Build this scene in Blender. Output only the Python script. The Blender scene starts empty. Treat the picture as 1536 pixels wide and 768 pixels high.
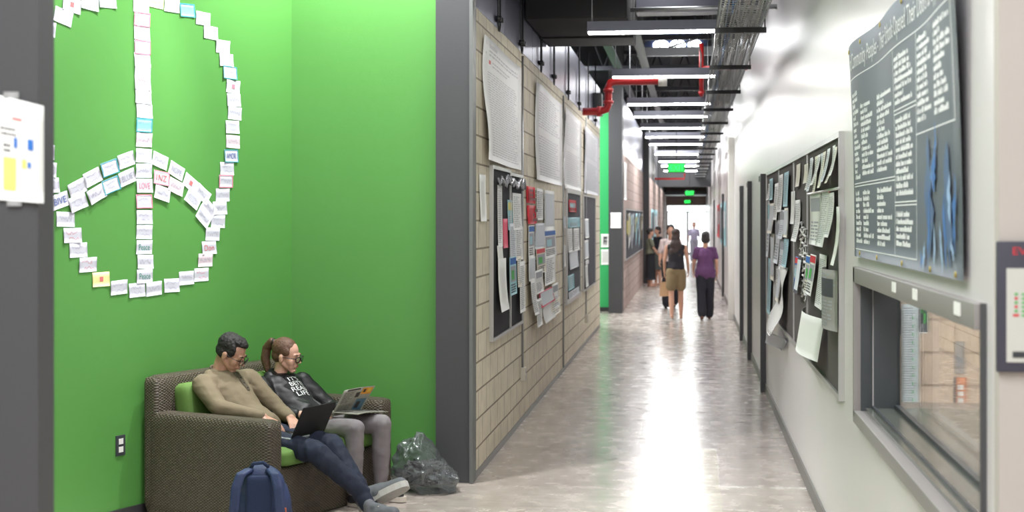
LOBBY, ALC, SP1, SP2, SP3, CORR, WORLD, EXPO, NEAR = 230, 5, 400, 20, 440, 32, 3.4, 0.70, 90
import bpy, bmesh, math, random
from mathutils import Vector, Matrix, noise
from mathutils.bvhtree import BVHTree
PI = math.pi
rnd = random.Random(7)
scene = bpy.context.scene
COL = scene.collection
V = Vector
# ------------------------------------------------------------------ camera model (1536 x 768 frame)
F = 2100.0; CX = 768.0; HY = 326.0; H = 1.85
AL = math.atan(266.0 / F); CA, SA = math.cos(AL), math.sin(AL)
XR = 0.804; XL = -1.503; XL2 = -1.29
def cw(xc, zc, z=0.0):            # camera-aligned ground coords -> world
    return V((xc * CA - zc * SA, xc * SA + zc * CA, z))
def ray(px, py):
    xc = (px - CX) / F; zz = -(py - HY) / F
    return V((xc * CA - SA, xc * SA + CA, zz))
def onx(px, py, X):               # pixel -> point on plane x = X
    d = ray(px, py); t = X / d.x
    return V((X, d.y * t, H + d.z * t))
def ony(px, py, Y):
    d = ray(px, py); t = Y / d.y
    return V((d.x * t, Y, H + d.z * t))
def onplane(px, py, p0, n):
    d = ray(px, py); o = V((0, 0, H)); t = (p0 - o).dot(n) / d.dot(n)
    return o + d * t
def atz(px, py, zc):
    return V((0, 0, H)) + ray(px, py) * zc
# ------------------------------------------------------------------ materials
def nt(m):
    return m.node_tree.nodes, m.node_tree.links
MATS = {}
def mat(name, col, rough=0.6, metal=0.0, spec=0.5, emit=None, estr=0.0, bump=0.0, bscale=60.0, vary=0.0, vscale=6.0, sheen=0.0, coat=0.0, alpha=1.0):
    if name in MATS: return MATS[name]
    m = bpy.data.materials.new(name); m.use_nodes = True
    N, L = nt(m); b = N['Principled BSDF']
    c = (col[0], col[1], col[2], 1)
    b.inputs['Base Color'].default_value = c
    b.inputs['Roughness'].default_value = rough
    b.inputs['Metallic'].default_value = metal
    b.inputs['Specular IOR Level'].default_value = spec
    b.inputs['Sheen Weight'].default_value = sheen
    b.inputs['Coat Weight'].default_value = coat
    b.inputs['Alpha'].default_value = alpha
    if emit:
        b.inputs['Emission Color'].default_value = (*emit, 1); b.inputs['Emission Strength'].default_value = estr
    tc = N.new('ShaderNodeTexCoord')
    if vary > 0:
        n = N.new('ShaderNodeTexNoise'); n.inputs['Scale'].default_value = vscale; n.inputs['Detail'].default_value = 5
        L.new(tc.outputs['Object'], n.inputs['Vector'])
        mr = N.new('ShaderNodeMapRange'); mr.inputs[1].default_value = .3; mr.inputs[2].default_value = .7
        mr.inputs[3].default_value = 1 - vary; mr.inputs[4].default_value = 1 + vary
        L.new(n.outputs['Fac'], mr.inputs[0])
        mx = N.new('ShaderNodeVectorMath'); mx.operation = 'SCALE'; mx.inputs[0].default_value = c[:3]
        L.new(mr.outputs[0], mx.inputs['Scale']); L.new(mx.outputs[0], b.inputs['Base Color'])
    if bump > 0:
        n2 = N.new('ShaderNodeTexNoise'); n2.inputs['Scale'].default_value = bscale; n2.inputs['Detail'].default_value = 3
        L.new(tc.outputs['Object'], n2.inputs['Vector'])
        bp = N.new('ShaderNodeBump'); bp.inputs['Strength'].default_value = bump; bp.inputs['Distance'].default_value = .01
        L.new(n2.outputs['Fac'], bp.inputs['Height']); L.new(bp.outputs[0], b.inputs['Normal'])
    MATS[name] = m
    return m
def srgb(r, g, b):
    f = lambda c: (c / 255 / 12.92) if c / 255 <= .04045 else ((c / 255 + .055) / 1.055) ** 2.4
    return (f(r), f(g), f(b))

def brick_mat(name, c1, c2, mortar, axis='YZ', bw=.406, rh=.203, ms=.008, rough=.75, zoff=0.0):
    m = bpy.data.materials.new(name); m.use_nodes = True; N, L = nt(m); b = N['Principled BSDF']
    tc = N.new('ShaderNodeTexCoord'); sp = N.new('ShaderNodeSeparateXYZ'); L.new(tc.outputs['Object'], sp.inputs[0])
    cb = N.new('ShaderNodeCombineXYZ')
    L.new(sp.outputs['Y' if axis == 'YZ' else 'X'], cb.inputs[0]); L.new(sp.outputs['Z'], cb.inputs[1])
    br = N.new('ShaderNodeTexBrick'); br.inputs['Scale'].default_value = 1.0
    br.inputs['Brick Width'].default_value = bw; br.inputs['Row Height'].default_value = rh
    br.inputs['Mortar Size'].default_value = ms; br.inputs['Mortar Smooth'].default_value = .3
    br.inputs['Color1'].default_value = (*c1, 1); br.inputs['Color2'].default_value = (*c2, 1); br.inputs['Mortar'].default_value = (*mortar, 1)
    br.offset = .5
    L.new(cb.outputs[0], br.inputs['Vector'])
    no = N.new('ShaderNodeTexNoise'); no.inputs['Scale'].default_value = 9; no.inputs['Detail'].default_value = 8
    L.new(tc.outputs['Object'], no.inputs['Vector'])
    mr = N.new('ShaderNodeMapRange'); mr.inputs[1].default_value = .25; mr.inputs[2].default_value = .75; mr.inputs[3].default_value = .88; mr.inputs[4].default_value = 1.1
    L.new(no.outputs['Fac'], mr.inputs[0])
    vm = N.new('ShaderNodeVectorMath'); vm.operation = 'SCALE'; L.new(br.outputs['Color'], vm.inputs[0]); L.new(mr.outputs[0], vm.inputs['Scale'])
    L.new(vm.outputs[0], b.inputs['Base Color']); b.inputs['Roughness'].default_value = rough
    iv = N.new('ShaderNodeMath'); iv.operation = 'SUBTRACT'; iv.inputs[0].default_value = 1; L.new(br.outputs['Fac'], iv.inputs[1])
    n2 = N.new('ShaderNodeTexNoise'); n2.inputs['Scale'].default_value = 120; L.new(tc.outputs['Object'], n2.inputs['Vector'])
    ad = N.new('ShaderNodeMath'); ad.operation = 'MULTIPLY_ADD'; ad.inputs[1].default_value = .12
    L.new(n2.outputs['Fac'], ad.inputs[0]); L.new(iv.outputs[0], ad.inputs[2])
    bp = N.new('ShaderNodeBump'); bp.inputs['Strength'].default_value = .6; bp.inputs['Distance'].default_value = .006
    L.new(ad.outputs[0], bp.inputs['Height']); L.new(bp.outputs[0], b.inputs['Normal'])
    return m

def floor_mat():
    m = bpy.data.materials.new('polished_concrete'); m.use_nodes = True; N, L = nt(m); b = N['Principled BSDF']
    tc = N.new('ShaderNodeTexCoord')
    def noi(scale, det=6, vec=None, dist=0):
        n = N.new('ShaderNodeTexNoise'); n.inputs['Scale'].default_value = scale; n.inputs['Detail'].default_value = det
        n.inputs['Distortion'].default_value = dist
        L.new(vec or tc.outputs['Object'], n.inputs['Vector']); return n
    def math_(op, a, bb=None, c=None, clamp=False):
        n = N.new('ShaderNodeMath'); n.operation = op; n.use_clamp = clamp
        for i, x in enumerate((a, bb, c)):
            if x is None: continue
            if isinstance(x, (int, float)): n.inputs[i].default_value = x
            else: L.new(x, n.inputs[i])
        return n.outputs[0]
    sp = N.new('ShaderNodeSeparateXYZ'); L.new(tc.outputs['Object'], sp.inputs[0])
    wob = noi(2.5, 3); w = math_('MULTIPLY', math_('SUBTRACT', wob.outputs['Fac'], .5), .06)
    x = math_('ADD', sp.outputs['X'], w); y = math_('ADD', sp.outputs['Y'], w)
    def gt(a, v): return math_('GREATER_THAN', a, v)
    def lt(a, v): return math_('LESS_THAN', a, v)
    def mul(*a):
        r = a[0]
        for q in a[1:]: r = math_('MULTIPLY', r, q)
        return r
    patchA = mul(gt(x, -.42), lt(x, .22), gt(y, 11.3))               # greyer resurfaced strip
    patchB = mul(gt(x, .21), gt(y, 9.75), lt(y, 40))
    patchC = mul(gt(x, -.30), lt(x, .21), lt(y, 11.3), gt(y, 5))        # cream patch
    def band(a, v, wd): return lt(math_('ABSOLUTE', math_('SUBTRACT', a, v)), wd)
    crack = math_('MAXIMUM', mul(band(x, -.42, .006), gt(y, 11.3), lt(y, 30)),
            math_('MAXIMUM', mul(band(y, 11.3, .035), gt(x, -.42), lt(x, .22)),
            math_('MAXIMUM', mul(band(x, .21, .005), gt(y, 9.7), lt(y, 11.4)), mul(band(y, 9.72, .03), gt(x, .21)))))
    n1 = noi(.8, 8, dist=.6); n2 = noi(6, 8); n3 = noi(38, 4)
    cr = N.new('ShaderNodeValToRGB'); L.new(n1.outputs['Fac'], cr.inputs[0])
    cr.color_ramp.elements[0].position = .3; cr.color_ramp.elements[0].color = (*srgb(172, 161, 153), 1)
    cr.color_ramp.elements[1].position = .72; cr.color_ramp.elements[1].color = (*srgb(206, 196, 187), 1)
    def mixc(fac, a, colr, amt):
        mx = N.new('ShaderNodeMix'); mx.data_type = 'RGBA'; L.new(math_('MULTIPLY', fac, amt), mx.inputs[0])
        L.new(a, mx.inputs[6]); mx.inputs[7].default_value = (*colr, 1); return mx.outputs[2]
    c = mixc(patchA, cr.outputs[0], srgb(168, 164, 160), .5)
    c = mixc(patchB, c, srgb(172, 160, 156), .45)
    c = mixc(patchC, c, srgb(205, 200, 178), .6)
    brk = math_('GREATER_THAN', n2.outputs['Fac'], .47)
    c = mixc(math_('MULTIPLY', crack, brk), c, srgb(232, 228, 222), .8)
    spk = N.new('ShaderNodeMapRange'); spk.inputs[1].default_value = .3; spk.inputs[2].default_value = .7; spk.inputs[3].default_value = .86; spk.inputs[4].default_value = 1.1
    L.new(n2.outputs['Fac'], spk.inputs[0])
    vm = N.new('ShaderNodeVectorMath'); vm.operation = 'SCALE'; L.new(c, vm.inputs[0]); L.new(spk.outputs[0], vm.inputs['Scale'])
    L.new(vm.outputs[0], b.inputs['Base Color'])
    rr = N.new('ShaderNodeMapRange'); rr.inputs[1].default_value = .35; rr.inputs[2].default_value = .7; rr.inputs[3].default_value = .17; rr.inputs[4].default_value = .33
    L.new(n2.outputs['Fac'], rr.inputs[0]); L.new(rr.outputs[0], b.inputs['Roughness'])
    b.inputs['Specular IOR Level'].default_value = .6; b.inputs['Coat Weight'].default_value = .25; b.inputs['Coat Roughness'].default_value = .16
    # gentle cross-corridor ripples from the grinder
    mp = N.new('ShaderNodeMapping'); mp.inputs['Scale'].default_value = (.5, 5, 1); L.new(tc.outputs['Object'], mp.inputs[0])
    n4 = noi(2.2, 4, mp.outputs[0])
    bp = N.new('ShaderNodeBump'); bp.inputs['Strength'].default_value = .22; bp.inputs['Distance'].default_value = .02
    L.new(n4.outputs['Fac'], bp.inputs['Height']); L.new(bp.outputs[0], b.inputs['Normal']); L.new(bp.outputs[0], b.inputs['Coat Normal'])
    return m

def wicker_mat():
    m = bpy.data.materials.new('woven_wicker'); m.use_nodes = True; N, L = nt(m); b = N['Principled BSDF']
    tc = N.new('ShaderNodeTexCoord'); sp = N.new('ShaderNodeSeparateXYZ'); L.new(tc.outputs['Object'], sp.inputs[0])
    def M_(op, a, bb=None):
        n = N.new('ShaderNodeMath'); n.operation = op
        for i, x in enumerate((a, bb)):
            if x is None: continue
            if isinstance(x, (int, float)): n.inputs[i].default_value = x
            else: L.new(x, n.inputs[i])
        return n.outputs[0]
    u = M_('ADD', sp.outputs['X'], sp.outputs['Y'])
    # rows: z on upright faces; horizontal faces use x-y
    ge = N.new('ShaderNodeNewGeometry'); sn = N.new('ShaderNodeSeparateXYZ')
    vt = N.new('ShaderNodeVectorTransform'); vt.vector_type = 'NORMAL'; vt.convert_from = 'WORLD'; vt.convert_to = 'OBJECT'
    L.new(ge.outputs['True Normal'], vt.inputs[0]); L.new(vt.outputs[0], sn.inputs[0])
    up = M_('GREATER_THAN', M_('ABSOLUTE', sn.outputs['Z']), .7)
    v = M_('ADD', M_('MULTIPLY', sp.outputs['Z'], M_('SUBTRACT', 1, up)), M_('MULTIPLY', M_('SUBTRACT', sp.outputs['X'], sp.outputs['Y']), up))
    rowf = M_('DIVIDE', v, .0088); row = M_('FLOOR', rowf); par = M_('MODULO', M_('ABSOLUTE', row), 2)
    ph = M_('ADD', M_('MULTIPLY', u, PI / .0135), M_('MULTIPLY', par, PI))
    s = M_('SINE', ph); prof = M_('SINE', M_('MULTIPLY', M_('FRACT', rowf), PI))
    hgt = M_('MULTIPLY', M_('ADD', M_('MULTIPLY', s, .5), .5), prof)
    no = N.new('ShaderNodeTexNoise'); no.inputs['Scale'].default_value = 30; no.inputs['Detail'].default_value = 4; L.new(tc.outputs['Object'], no.inputs['Vector'])
    mx = N.new('ShaderNodeMix'); mx.data_type = 'RGBA'
    mx.inputs[6].default_value = (*srgb(54, 47, 39), 1); mx.inputs[7].default_value = (*srgb(124, 112, 92), 1)
    fac = M_('MULTIPLY', hgt, M_('ADD', M_('MULTIPLY', no.outputs['Fac'], .9), .4)); L.new(fac, mx.inputs[0])
    L.new(mx.outputs[2], b.inputs['Base Color']); b.inputs['Roughness'].default_value = .5
    bp = N.new('ShaderNodeBump'); bp.inputs['Strength'].default_value = .9; bp.inputs['Distance'].default_value = .006
    L.new(hgt, bp.inputs['Height']); L.new(bp.outputs[0], b.inputs['Normal'])
    return m

def glass_mat(name, tint=(.95, .97, .96), rough=.0, refl=1.0):
    m = bpy.data.materials.new(name); m.use_nodes = True; N, L = nt(m)
    for n in list(N):
        if n.type == 'BSDF_PRINCIPLED': N.remove(n)
    out = [n for n in N if n.type == 'OUTPUT_MATERIAL'][0]
    t = N.new('ShaderNodeBsdfTransparent'); t.inputs[0].default_value = (*tint, 1)
    g = N.new('ShaderNodeBsdfGlossy'); g.inputs['Roughness'].default_value = rough
    fr = N.new('ShaderNodeFresnel'); fr.inputs[0].default_value = 1.5
    mu = N.new('ShaderNodeMath'); mu.operation = 'MULTIPLY'; mu.inputs[1].default_value = refl; L.new(fr.outputs[0], mu.inputs[0])
    mx = N.new('ShaderNodeMixShader'); L.new(mu.outputs[0], mx.inputs[0]); L.new(t.outputs[0], mx.inputs[1]); L.new(g.outputs[0], mx.inputs[2])
    L.new(mx.outputs[0], out.inputs[0]); return m

# ------------------------------------------------------------------ mesh builder
class MB:
    def __init__(s): s.v = []; s.f = []; s.m = []; s.sm = []
    def add(s, vs, fs, mi=0, smooth=False):
        o = len(s.v); s.v += [tuple(p) for p in vs]
        for f in fs: s.f.append([i + o for i in f]); s.m.append(mi); s.sm.append(smooth)
        return s
    def box(s, a, b, mi=0, bev=0.0, M=None):
        x0, y0, z0 = [min(a[i], b[i]) for i in range(3)]; x1, y1, z1 = [max(a[i], b[i]) for i in range(3)]
        if bev > 0:
            bm = bmesh.new(); bmesh.ops.create_cube(bm, size=1)
            for v in bm.verts: v.co = V(((v.co.x + .5) * (x1 - x0) + x0, (v.co.y + .5) * (y1 - y0) + y0, (v.co.z + .5) * (z1 - z0) + z0))
            bmesh.ops.bevel(bm, geom=bm.edges[:], offset=bev, segments=3, affect='EDGES', profile=.5)
            bm.verts.index_update(); vs = [v.co.copy() for v in bm.verts]; fs = [[v.index for v in f.verts] for f in bm.faces]; bm.free()
            if M: vs = [M @ v for v in vs]
            return s.add(vs, fs, mi, True)
        vs = [V(p) for p in ((x0, y0, z0), (x1, y0, z0), (x1, y1, z0), (x0, y1, z0), (x0, y0, z1), (x1, y0, z1), (x1, y1, z1), (x0, y1, z1))]
        if M: vs = [M @ v for v in vs]
        return s.add(vs, [(0, 3, 2, 1), (4, 5, 6, 7), (0, 1, 5, 4), (1, 2, 6, 5), (2, 3, 7, 6), (3, 0, 4, 7)], mi)
    def quad(s, a, b, c, d, mi=0): return s.add([a, b, c, d], [(0, 1, 2, 3)], mi)
    def tube(s, pts, r, n=8, mi=0, cap=True, smooth=True):
        pts = [V(p) for p in pts]; rs = r if isinstance(r, (list, tuple)) else [r] * len(pts)
        vs = []; up = None
        for i, p in enumerate(pts):
            t = (pts[min(i + 1, len(pts) - 1)] - pts[max(i - 1, 0)]).normalized()
            if up is None:
                up = V((0, 0, 1)) if abs(t.z) < .9 else V((1, 0, 0))
            a = t.cross(up).normalized(); up = a.cross(t).normalized()
            for k in range(n):
                th = 2 * PI * k / n; vs.append(p + (a * math.cos(th) + up * math.sin(th)) * rs[i])
        fs = []
        for i in range(len(pts) - 1):
            for k in range(n):
                fs.append((i * n + k, i * n + (k + 1) % n, (i + 1) * n + (k + 1) % n, (i + 1) * n + k))
        if cap: fs.append(tuple(range(n))[::-1]); fs.append(tuple((len(pts) - 1) * n + k for k in range(n)))
        return s.add(vs, fs, mi, smooth)
    def ell(s, c, r, mi=0, R=None, n=2):
        bm = bmesh.new(); bmesh.ops.create_icosphere(bm, subdivisions=n, radius=1)
        R = R or Matrix.Identity(3); c = V(c)
        vs = [c + R @ V((v.co.x * r[0], v.co.y * r[1], v.co.z * r[2])) for v in bm.verts]
        fs = [[v.index for v in f.verts] for f in bm.faces]; bm.free()
        return s.add(vs, fs, mi, True)
    def disc(s, c, nrm, r, h, mi=0, n=20):
        c = V(c); nrm = V(nrm).normalized(); return s.tube([c, c + nrm * h], r, n, mi, True, False)
    def mesh(s, name, mats):
        me = bpy.data.meshes.new(name); me.from_pydata(s.v, [], s.f)
        for m in (mats if isinstance(mats, (list, tuple)) else [mats]): me.materials.append(m)
        me.polygons.foreach_set('material_index', s.m); me.polygons.foreach_set('use_smooth', s.sm); me.update()
        return me
    def build(s, name, mats, parent=None):
        o = bpy.data.objects.new(name, s.mesh(name, mats)); COL.objects.link(o)
        if parent: o.parent = parent
        return o
def tag(o, label=None, cat=None, group=None, kind=None):
    if label: o['label'] = label
    if cat: o['category'] = cat
    if group: o['group'] = group
    if kind: o['kind'] = kind
    return o
def empty(name, loc, rz=0.0, label=None, cat=None, group=None):
    o = bpy.data.objects.new(name, None); o.location = loc; o.rotation_euler = (0, 0, rz); o.empty_display_size = .1
    COL.objects.link(o); return tag(o, label, cat, group)
def struct(name, mb, m): return tag(mb.build(name, m), kind='structure')
ORD = ['first', 'second', 'third', 'fourth', 'fifth', 'sixth', 'seventh', 'eighth', 'ninth', 'tenth', 'eleventh', 'twelfth', 'thirteenth', 'fourteenth', 'fifteenth', 'sixteenth', 'seventeenth', 'eighteenth', 'nineteenth', 'twentieth', 'twenty-first', 'twenty-second', 'twenty-third', 'twenty-fourth']

_tc = {}
def text_geo(s):
    if s in _tc: return _tc[s]
    cu = bpy.data.curves.new('t', 'FONT'); cu.body = s; cu.resolution_u = 3
    o = bpy.data.objects.new('t', cu); COL.objects.link(o)
    dg = bpy.context.evaluated_depsgraph_get(); me = bpy.data.meshes.new_from_object(o.evaluated_get(dg))
    vs = [v.co.copy() for v in me.vertices]; fs = [list(p.vertices) for p in me.polygons]
    bpy.data.objects.remove(o); bpy.data.curves.remove(cu); bpy.data.meshes.remove(me)
    if vs:
        x0 = min(v.x for v in vs); x1 = max(v.x for v in vs); y0 = min(v.y for v in vs); y1 = max(v.y for v in vs)
        vs = [((v.x - x0) / (x1 - x0), (v.y - y0) / max(y1 - y0, 1e-6)) for v in vs]
        _tc[s] = (vs, fs, (x1 - x0) / max(y1 - y0, 1e-6))
    else: _tc[s] = ([], [], 1)
    return _tc[s]
def split_faces(S, mb, s, u0, v0, u1, v1, mi):
    vs, fs, _ = text_geo(s)
    mb.add([S(u0 + (u1 - u0) * a, v0 + (v1 - v0) * b) for a, b in vs], fs, mi)

def sheet(name, tl, tr, br, bl, nrm, mats, off=.004, curl=None, marks=(), texts=(), glyph=(), nx=4, ny=6, parent=None, thick=.0006, backmi=0):
    """a sheet of paper / card on a surface: u 0..1 left to right, v 0..1 bottom to top"""
    tl, tr, br, bl, nrm = [V(a) for a in (tl, tr, br, bl, nrm)]
    def S(u, v, e=0.0):
        p = (bl * (1 - u) + br * u) * (1 - v) + (tl * (1 - u) + tr * u) * v
        return p + nrm * (off + e + (curl(u, v) if curl else 0))
    mb = MB()
    fr = [S(i / nx, j / ny) for j in range(ny + 1) for i in range(nx + 1)]
    bk = [S(i / nx, j / ny, -thick) for j in range(ny + 1) for i in range(nx + 1)]
    w = nx + 1
    fs = [(j * w + i, j * w + i + 1, (j + 1) * w + i + 1, (j + 1) * w + i) for j in range(ny) for i in range(nx)]
    mb.add(fr, fs, 0, True); o = len(fr)
    mb.add(bk, [f[::-1] for f in fs], backmi, True)
    rim = [j * w for j in range(ny + 1)] ; rim2 = [j * w + nx for j in range(ny + 1)]
    for r in (rim, rim2, [i for i in range(w)], [ny * w + i for i in range(w)]):
        for a, b in zip(r[:-1], r[1:]): mb.f.append([a, b, b + o, a + o]); mb.m.append(0); mb.sm.append(False)
    for (u0, v0, u1, v1, mi) in marks:
        k = max(1, int(abs(u1 - u0) * nx * 1.5)); l = max(1, int(abs(v1 - v0) * ny * 1.5))
        vs = [S(u0 + (u1 - u0) * i / k, v0 + (v1 - v0) * j / l, .0008 + .0003 * mi) for j in range(l + 1) for i in range(k + 1)]
        mb.add(vs, [(j * (k + 1) + i, j * (k + 1) + i + 1, (j + 1) * (k + 1) + i + 1, (j + 1) * (k + 1) + i) for j in range(l) for i in range(k)], mi, True)
    for (s_, u0, v0, u1, v1, mi) in texts:
        split_faces(lambda a, b: S(a, b, .002), mb, s_, u0, v0, u1, v1, mi)
    for (pts, wd, mi) in glyph:      # handwritten stroke: list of uv points
        P = [S(a, b, .0015) for a, b in pts]
        up = (tl - bl).normalized() * wd; rt = (tr - tl).normalized() * wd
        for a, b in zip(P[:-1], P[1:]):
            d = (b - a); side = nrm.cross(d)
            if side.length < 1e-9: continue
            side = side.normalized() * wd; mb.add([a - side, b - side, b + side, a + side], [(0, 1, 2, 3)], mi)
    return mb.build(name, mats, parent)
def lines(u0, v0, u1, v1, n, mi, r, fill=.55, word=.12, ragged=.3):
    """marks of a block of printed text"""
    out = []; rh = (v1 - v0) / n
    for i in range(n):
        vb = v1 - (i + 1) * rh; end = u1 - r.random() * ragged * (u1 - u0); u = u0
        while u < end - word * .3:
            w = word * (.4 + r.random()); e = min(u + w, end)
            out.append((u, vb + rh * (1 - fill) * .5, e, vb + rh * (1 + fill) * .5, mi)); u = e + word * .22
    return out
def scribble(r, u0, v0, u1, v1, n=14):
    pts = []
    for i in range(n):
        t = i / (n - 1); pts.append((u0 + (u1 - u0) * t + r.uniform(-.02, .02), v0 + (v1 - v0) * (r.random())))
    return pts
# ------------------------------------------------------------------ materials used
m_green = mat('green_paint', srgb(86, 146, 72), .4, vary=.03, vscale=1.2, bump=.05, bscale=180)
m_green2 = mat('mint_green_paint', srgb(60, 190, 110), .45)
m_dark = mat('charcoal_steel_paint', srgb(68, 69, 72), .5, bump=.05, bscale=90)
m_dark2 = mat('edge_steel_paint', srgb(104, 106, 106), .5)
m_white = mat('satin_white_wall', srgb(218, 215, 216), .3, spec=.6, vary=.015, vscale=1.5)
m_beige = mat('beige_wall', srgb(214, 208, 202), .6)
m_block = brick_mat('painted_block', srgb(222, 214, 194), srgb(214, 205, 185), srgb(146, 136, 118), zoff=0)
m_block2 = brick_mat('pink_block', srgb(198, 178, 170), srgb(192, 170, 162), srgb(150, 132, 124))
m_block3 = brick_mat('interior_block', srgb(208, 188, 168), srgb(202, 182, 162), srgb(170, 150, 132), axis='XZ')
m_fascia = mat('galvanised_fascia', srgb(140, 143, 160), .3, metal=.75, vary=.08, vscale=3)
m_deck = mat('dark_deck', srgb(32, 34, 38), .8)
m_truss = mat('truss_paint', srgb(64, 66, 74), .5)
m_black = mat('black_metal', srgb(22, 23, 26), .45)
m_base = mat('rubber_base', srgb(58, 58, 60), .5)
m_baseg = mat('right_base', srgb(112, 110, 108), .4)
m_floor = floor_mat()
m_zinc = mat('zinc', srgb(170, 172, 174), .35, metal=.8)
m_wgrey = mat('window_frame_grey', srgb(142, 138, 137), .4)
m_wdark = mat('window_jamb_dark', srgb(62, 66, 70), .35)
m_lens = mat('lamp_lens', (1, 1, 1), .5, emit=(1.0, .98, .95), estr=42)
m_house = mat('lamp_housing', srgb(112, 114, 126), .35, metal=.3)
m_red = mat('red_pipe_paint', srgb(176, 34, 36), .35)
m_glass = glass_mat('clear_glass', refl=1.0)
m_silver = mat('silver_frame', srgb(190, 190, 190), .3, metal=.6)
m_black_felt = mat('black_felt', srgb(34, 35, 40), .9, bump=.2, bscale=200)
m_grey_felt = mat('charcoal_felt', srgb(84, 80, 78), .9, bump=.2, bscale=200)
m_slate_felt = mat('slate_felt', srgb(70, 70, 78), .9, bump=.2, bscale=200)

# ------------------------------------------------------------------ the shell
struct('floor', MB().box((-8, -4, -.1), (4.6, 70.2, 0)), m_floor)
struct('ceiling', MB().box((-8, -4, 5.6), (4.6, 70.2, 5.75)), m_deck)
# right wall with window opening
WY0, WY1, WZ0, WZ1 = 3.98, 6.78, .905, 1.615
mb = MB(); T = .14
mb.box((XR, 3.86, 0), (XR + T, WY0, 5.6)); mb.box((XR, WY1, 0), (XR + T, 70, 5.6))
mb.box((XR, WY0, 0), (XR + T, WY1, WZ0)); mb.box((XR, WY0, WZ1), (XR + T, WY1, 5.6))
struct('wall_right', mb, m_white)
struct('wall_front', MB().box((XR + .001, 3.8, 0), (4.6, 3.86, 5.6)), mat('front_wall_paint', srgb(188, 182, 177), .6))
mb = MB(); mb.box((XR - .012, 3.86, 0), (XR, 15.0, .1)); mb.box((XR - .012, 15.2, 0), (XR, 25.6, .1)); mb.box((XR - .012, 26.0, 0), (XR, 69.9, .1))
struct('baseboard_right', mb, m_baseg)
# office behind the window
mb = MB(); mb.box((XR + T, 8.9, 0), (4.0, 9.0, 3.0)); struct('wall_office_end', mb, m_block3)
struct('wall_office_side', MB().box((4.0, 3.86, 0), (4.1, 9.0, 3.0)), m_beige)
struct('ceiling_office', MB().box((XR + T, 3.86, 3.0), (4.1, 9.0, 3.06)), m_white)
# block wall on the left of the corridor
struct('wall_left', MB().box((XL - .2, 9.76, 0), (XL, 23.7, 3.34)), m_block)
struct('baseboard_left', MB().box((XL, 9.76, 0), (XL + .008, 23.7, .05)), m_baseg)
mb = MB(); yy = 9.76
ys = [9.76, 11.35, 13.4, 15.1, 17.0, 19.3, 21.5, 23.7]
for a, b in zip(ys[:-1], ys[1:]):
    mb.box((XL - .2, a + .012, 3.34), (XL + .004, b - .012, 4.02))
mb.box((XL - .19, 9.76, 3.34), (XL - .01, 23.7, 4.0))
struct('wall_fascia', mb, m_fascia)
struct('wall_plenum_left', MB().box((XL - 2.6, 10.3, 4.0), (XL - 2.5, 69, 5.6)), m_deck)
# pillar at the alcove's far end
mb = MB(); mb.box((-1.757, 9.63, 0), (-1.515, 9.76, 5.6), 0); mb.box((-1.515, 9.60, 0), (XL + .012, 9.76, 5.6), 1)
tag(mb.build('pillar', [m_dark, m_dark2]), kind='structure')
# alcove: slanted wall with the peace sign and the square wall beside it
TH = math.radians(28.9); dS, dC = math.sin(TH), math.cos(TH)
def w1(t, z=0.0, off=0.0):        # point on slanted wall; off = towards the room
    return cw(-2.33 + dS * t + dC * off, 8.73 + dC * t - dS * off, z)
cn = w1(1.537); n1 = (w1(0, 0, 1) - w1(0, 0, 0)); p1 = w1(0)
def wallbox(mb, t0, t1, z0, z1, o0, o1):
    P = [w1(t0, z0, o0), w1(t1, z0, o0), w1(t1, z0, o1), w1(t0, z0, o1), w1(t0, z1, o0), w1(t1, z1, o0), w1(t1, z1, o1), w1(t0, z1, o1)]
    mb.add(P, [(0, 1, 2, 3), (4, 7, 6, 5), (0, 4, 5, 1), (1, 5, 6, 2), (2, 6, 7, 3), (3, 7, 4, 0)])
mb = MB(); wallbox(mb, -6.2, 1.537, 0, 5.6, -.12, 0); struct('wall_slanted', mb, m_green)
mb = MB(); wallbox(mb, -6.2, 1.53, 0, .06, 0, .01); struct('baseboard_slanted', mb, m_base)
struct('wall_alcove', MB().box((cn.x - .12, cn.y, 0), (-1.70, cn.y + .1, 5.6)), m_green)
struct('baseboard_alcove', MB().box((cn.x, cn.y - .01, 0), (-1.76, cn.y, .06)), m_base)
struct('wall_plug', MB().box((-1.757, 9.76, 3.34), (-1.70, cn.y, 5.6)), m_dark)
# near pillar on the left
e = atz(57, 700, 3.5)
mb = MB(); mb.box((e.x - .9, e.y, 0), (e.x, e.y + .09, 5.6)); struct('pillar_near', mb, m_dark); PN = e.copy()
# outer shell
struct('wall_far_left', MB().box((-8.1, -4, 0), (-8, 70.2, 5.6)), m_beige)
struct('wall_back', MB().box((-8, -4.1, 0), (4.6, -4, 5.6)), m_beige)
struct('wall_lobby_right', MB().box((4.6, -4, 0), (4.7, 3.86, 5.6)), m_beige)
# side passage and second block wall
struct('wall_passage', MB().box((-4.0, 27.6, 0), (-1.5, 27.75, 3.95)), m_green2)
struct('wall_passage_upper', MB().box((-4.0, 27.6, 3.95), (-1.5, 27.75, 5.6)), m_deck)
struct('wall_passage_back', MB().box((-4.1, 23.0, 0), (-4.0, 27.7, 5.6)), m_white)
struct('baseboard_passage', MB().box((-4.0, 27.58, 0), (-1.54, 27.6, .08)), m_base)
struct('pillar_passage', MB().box((-1.545, 27.0, 0), (-1.285, 27.6, 5.6)), m_dark)
struct('wall_left_far', MB().box((-1.5, 27.6, 0), (XL2, 39.4, 3.1)), m_block2)
struct('wall_fascia_far', MB().box((-1.5, 27.6, 3.1), (XL2 - .004, 39.4, 4.2)), m_fascia)
struct('pillar_hall', MB().box((-1.5, 39.4, 0), (-1.12, 39.8, 5.6)), m_dark)
struct('wall_left_end', MB().box((-1.4, 39.8, 0), (-1.14, 70, 3.0)), m_block2)
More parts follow.
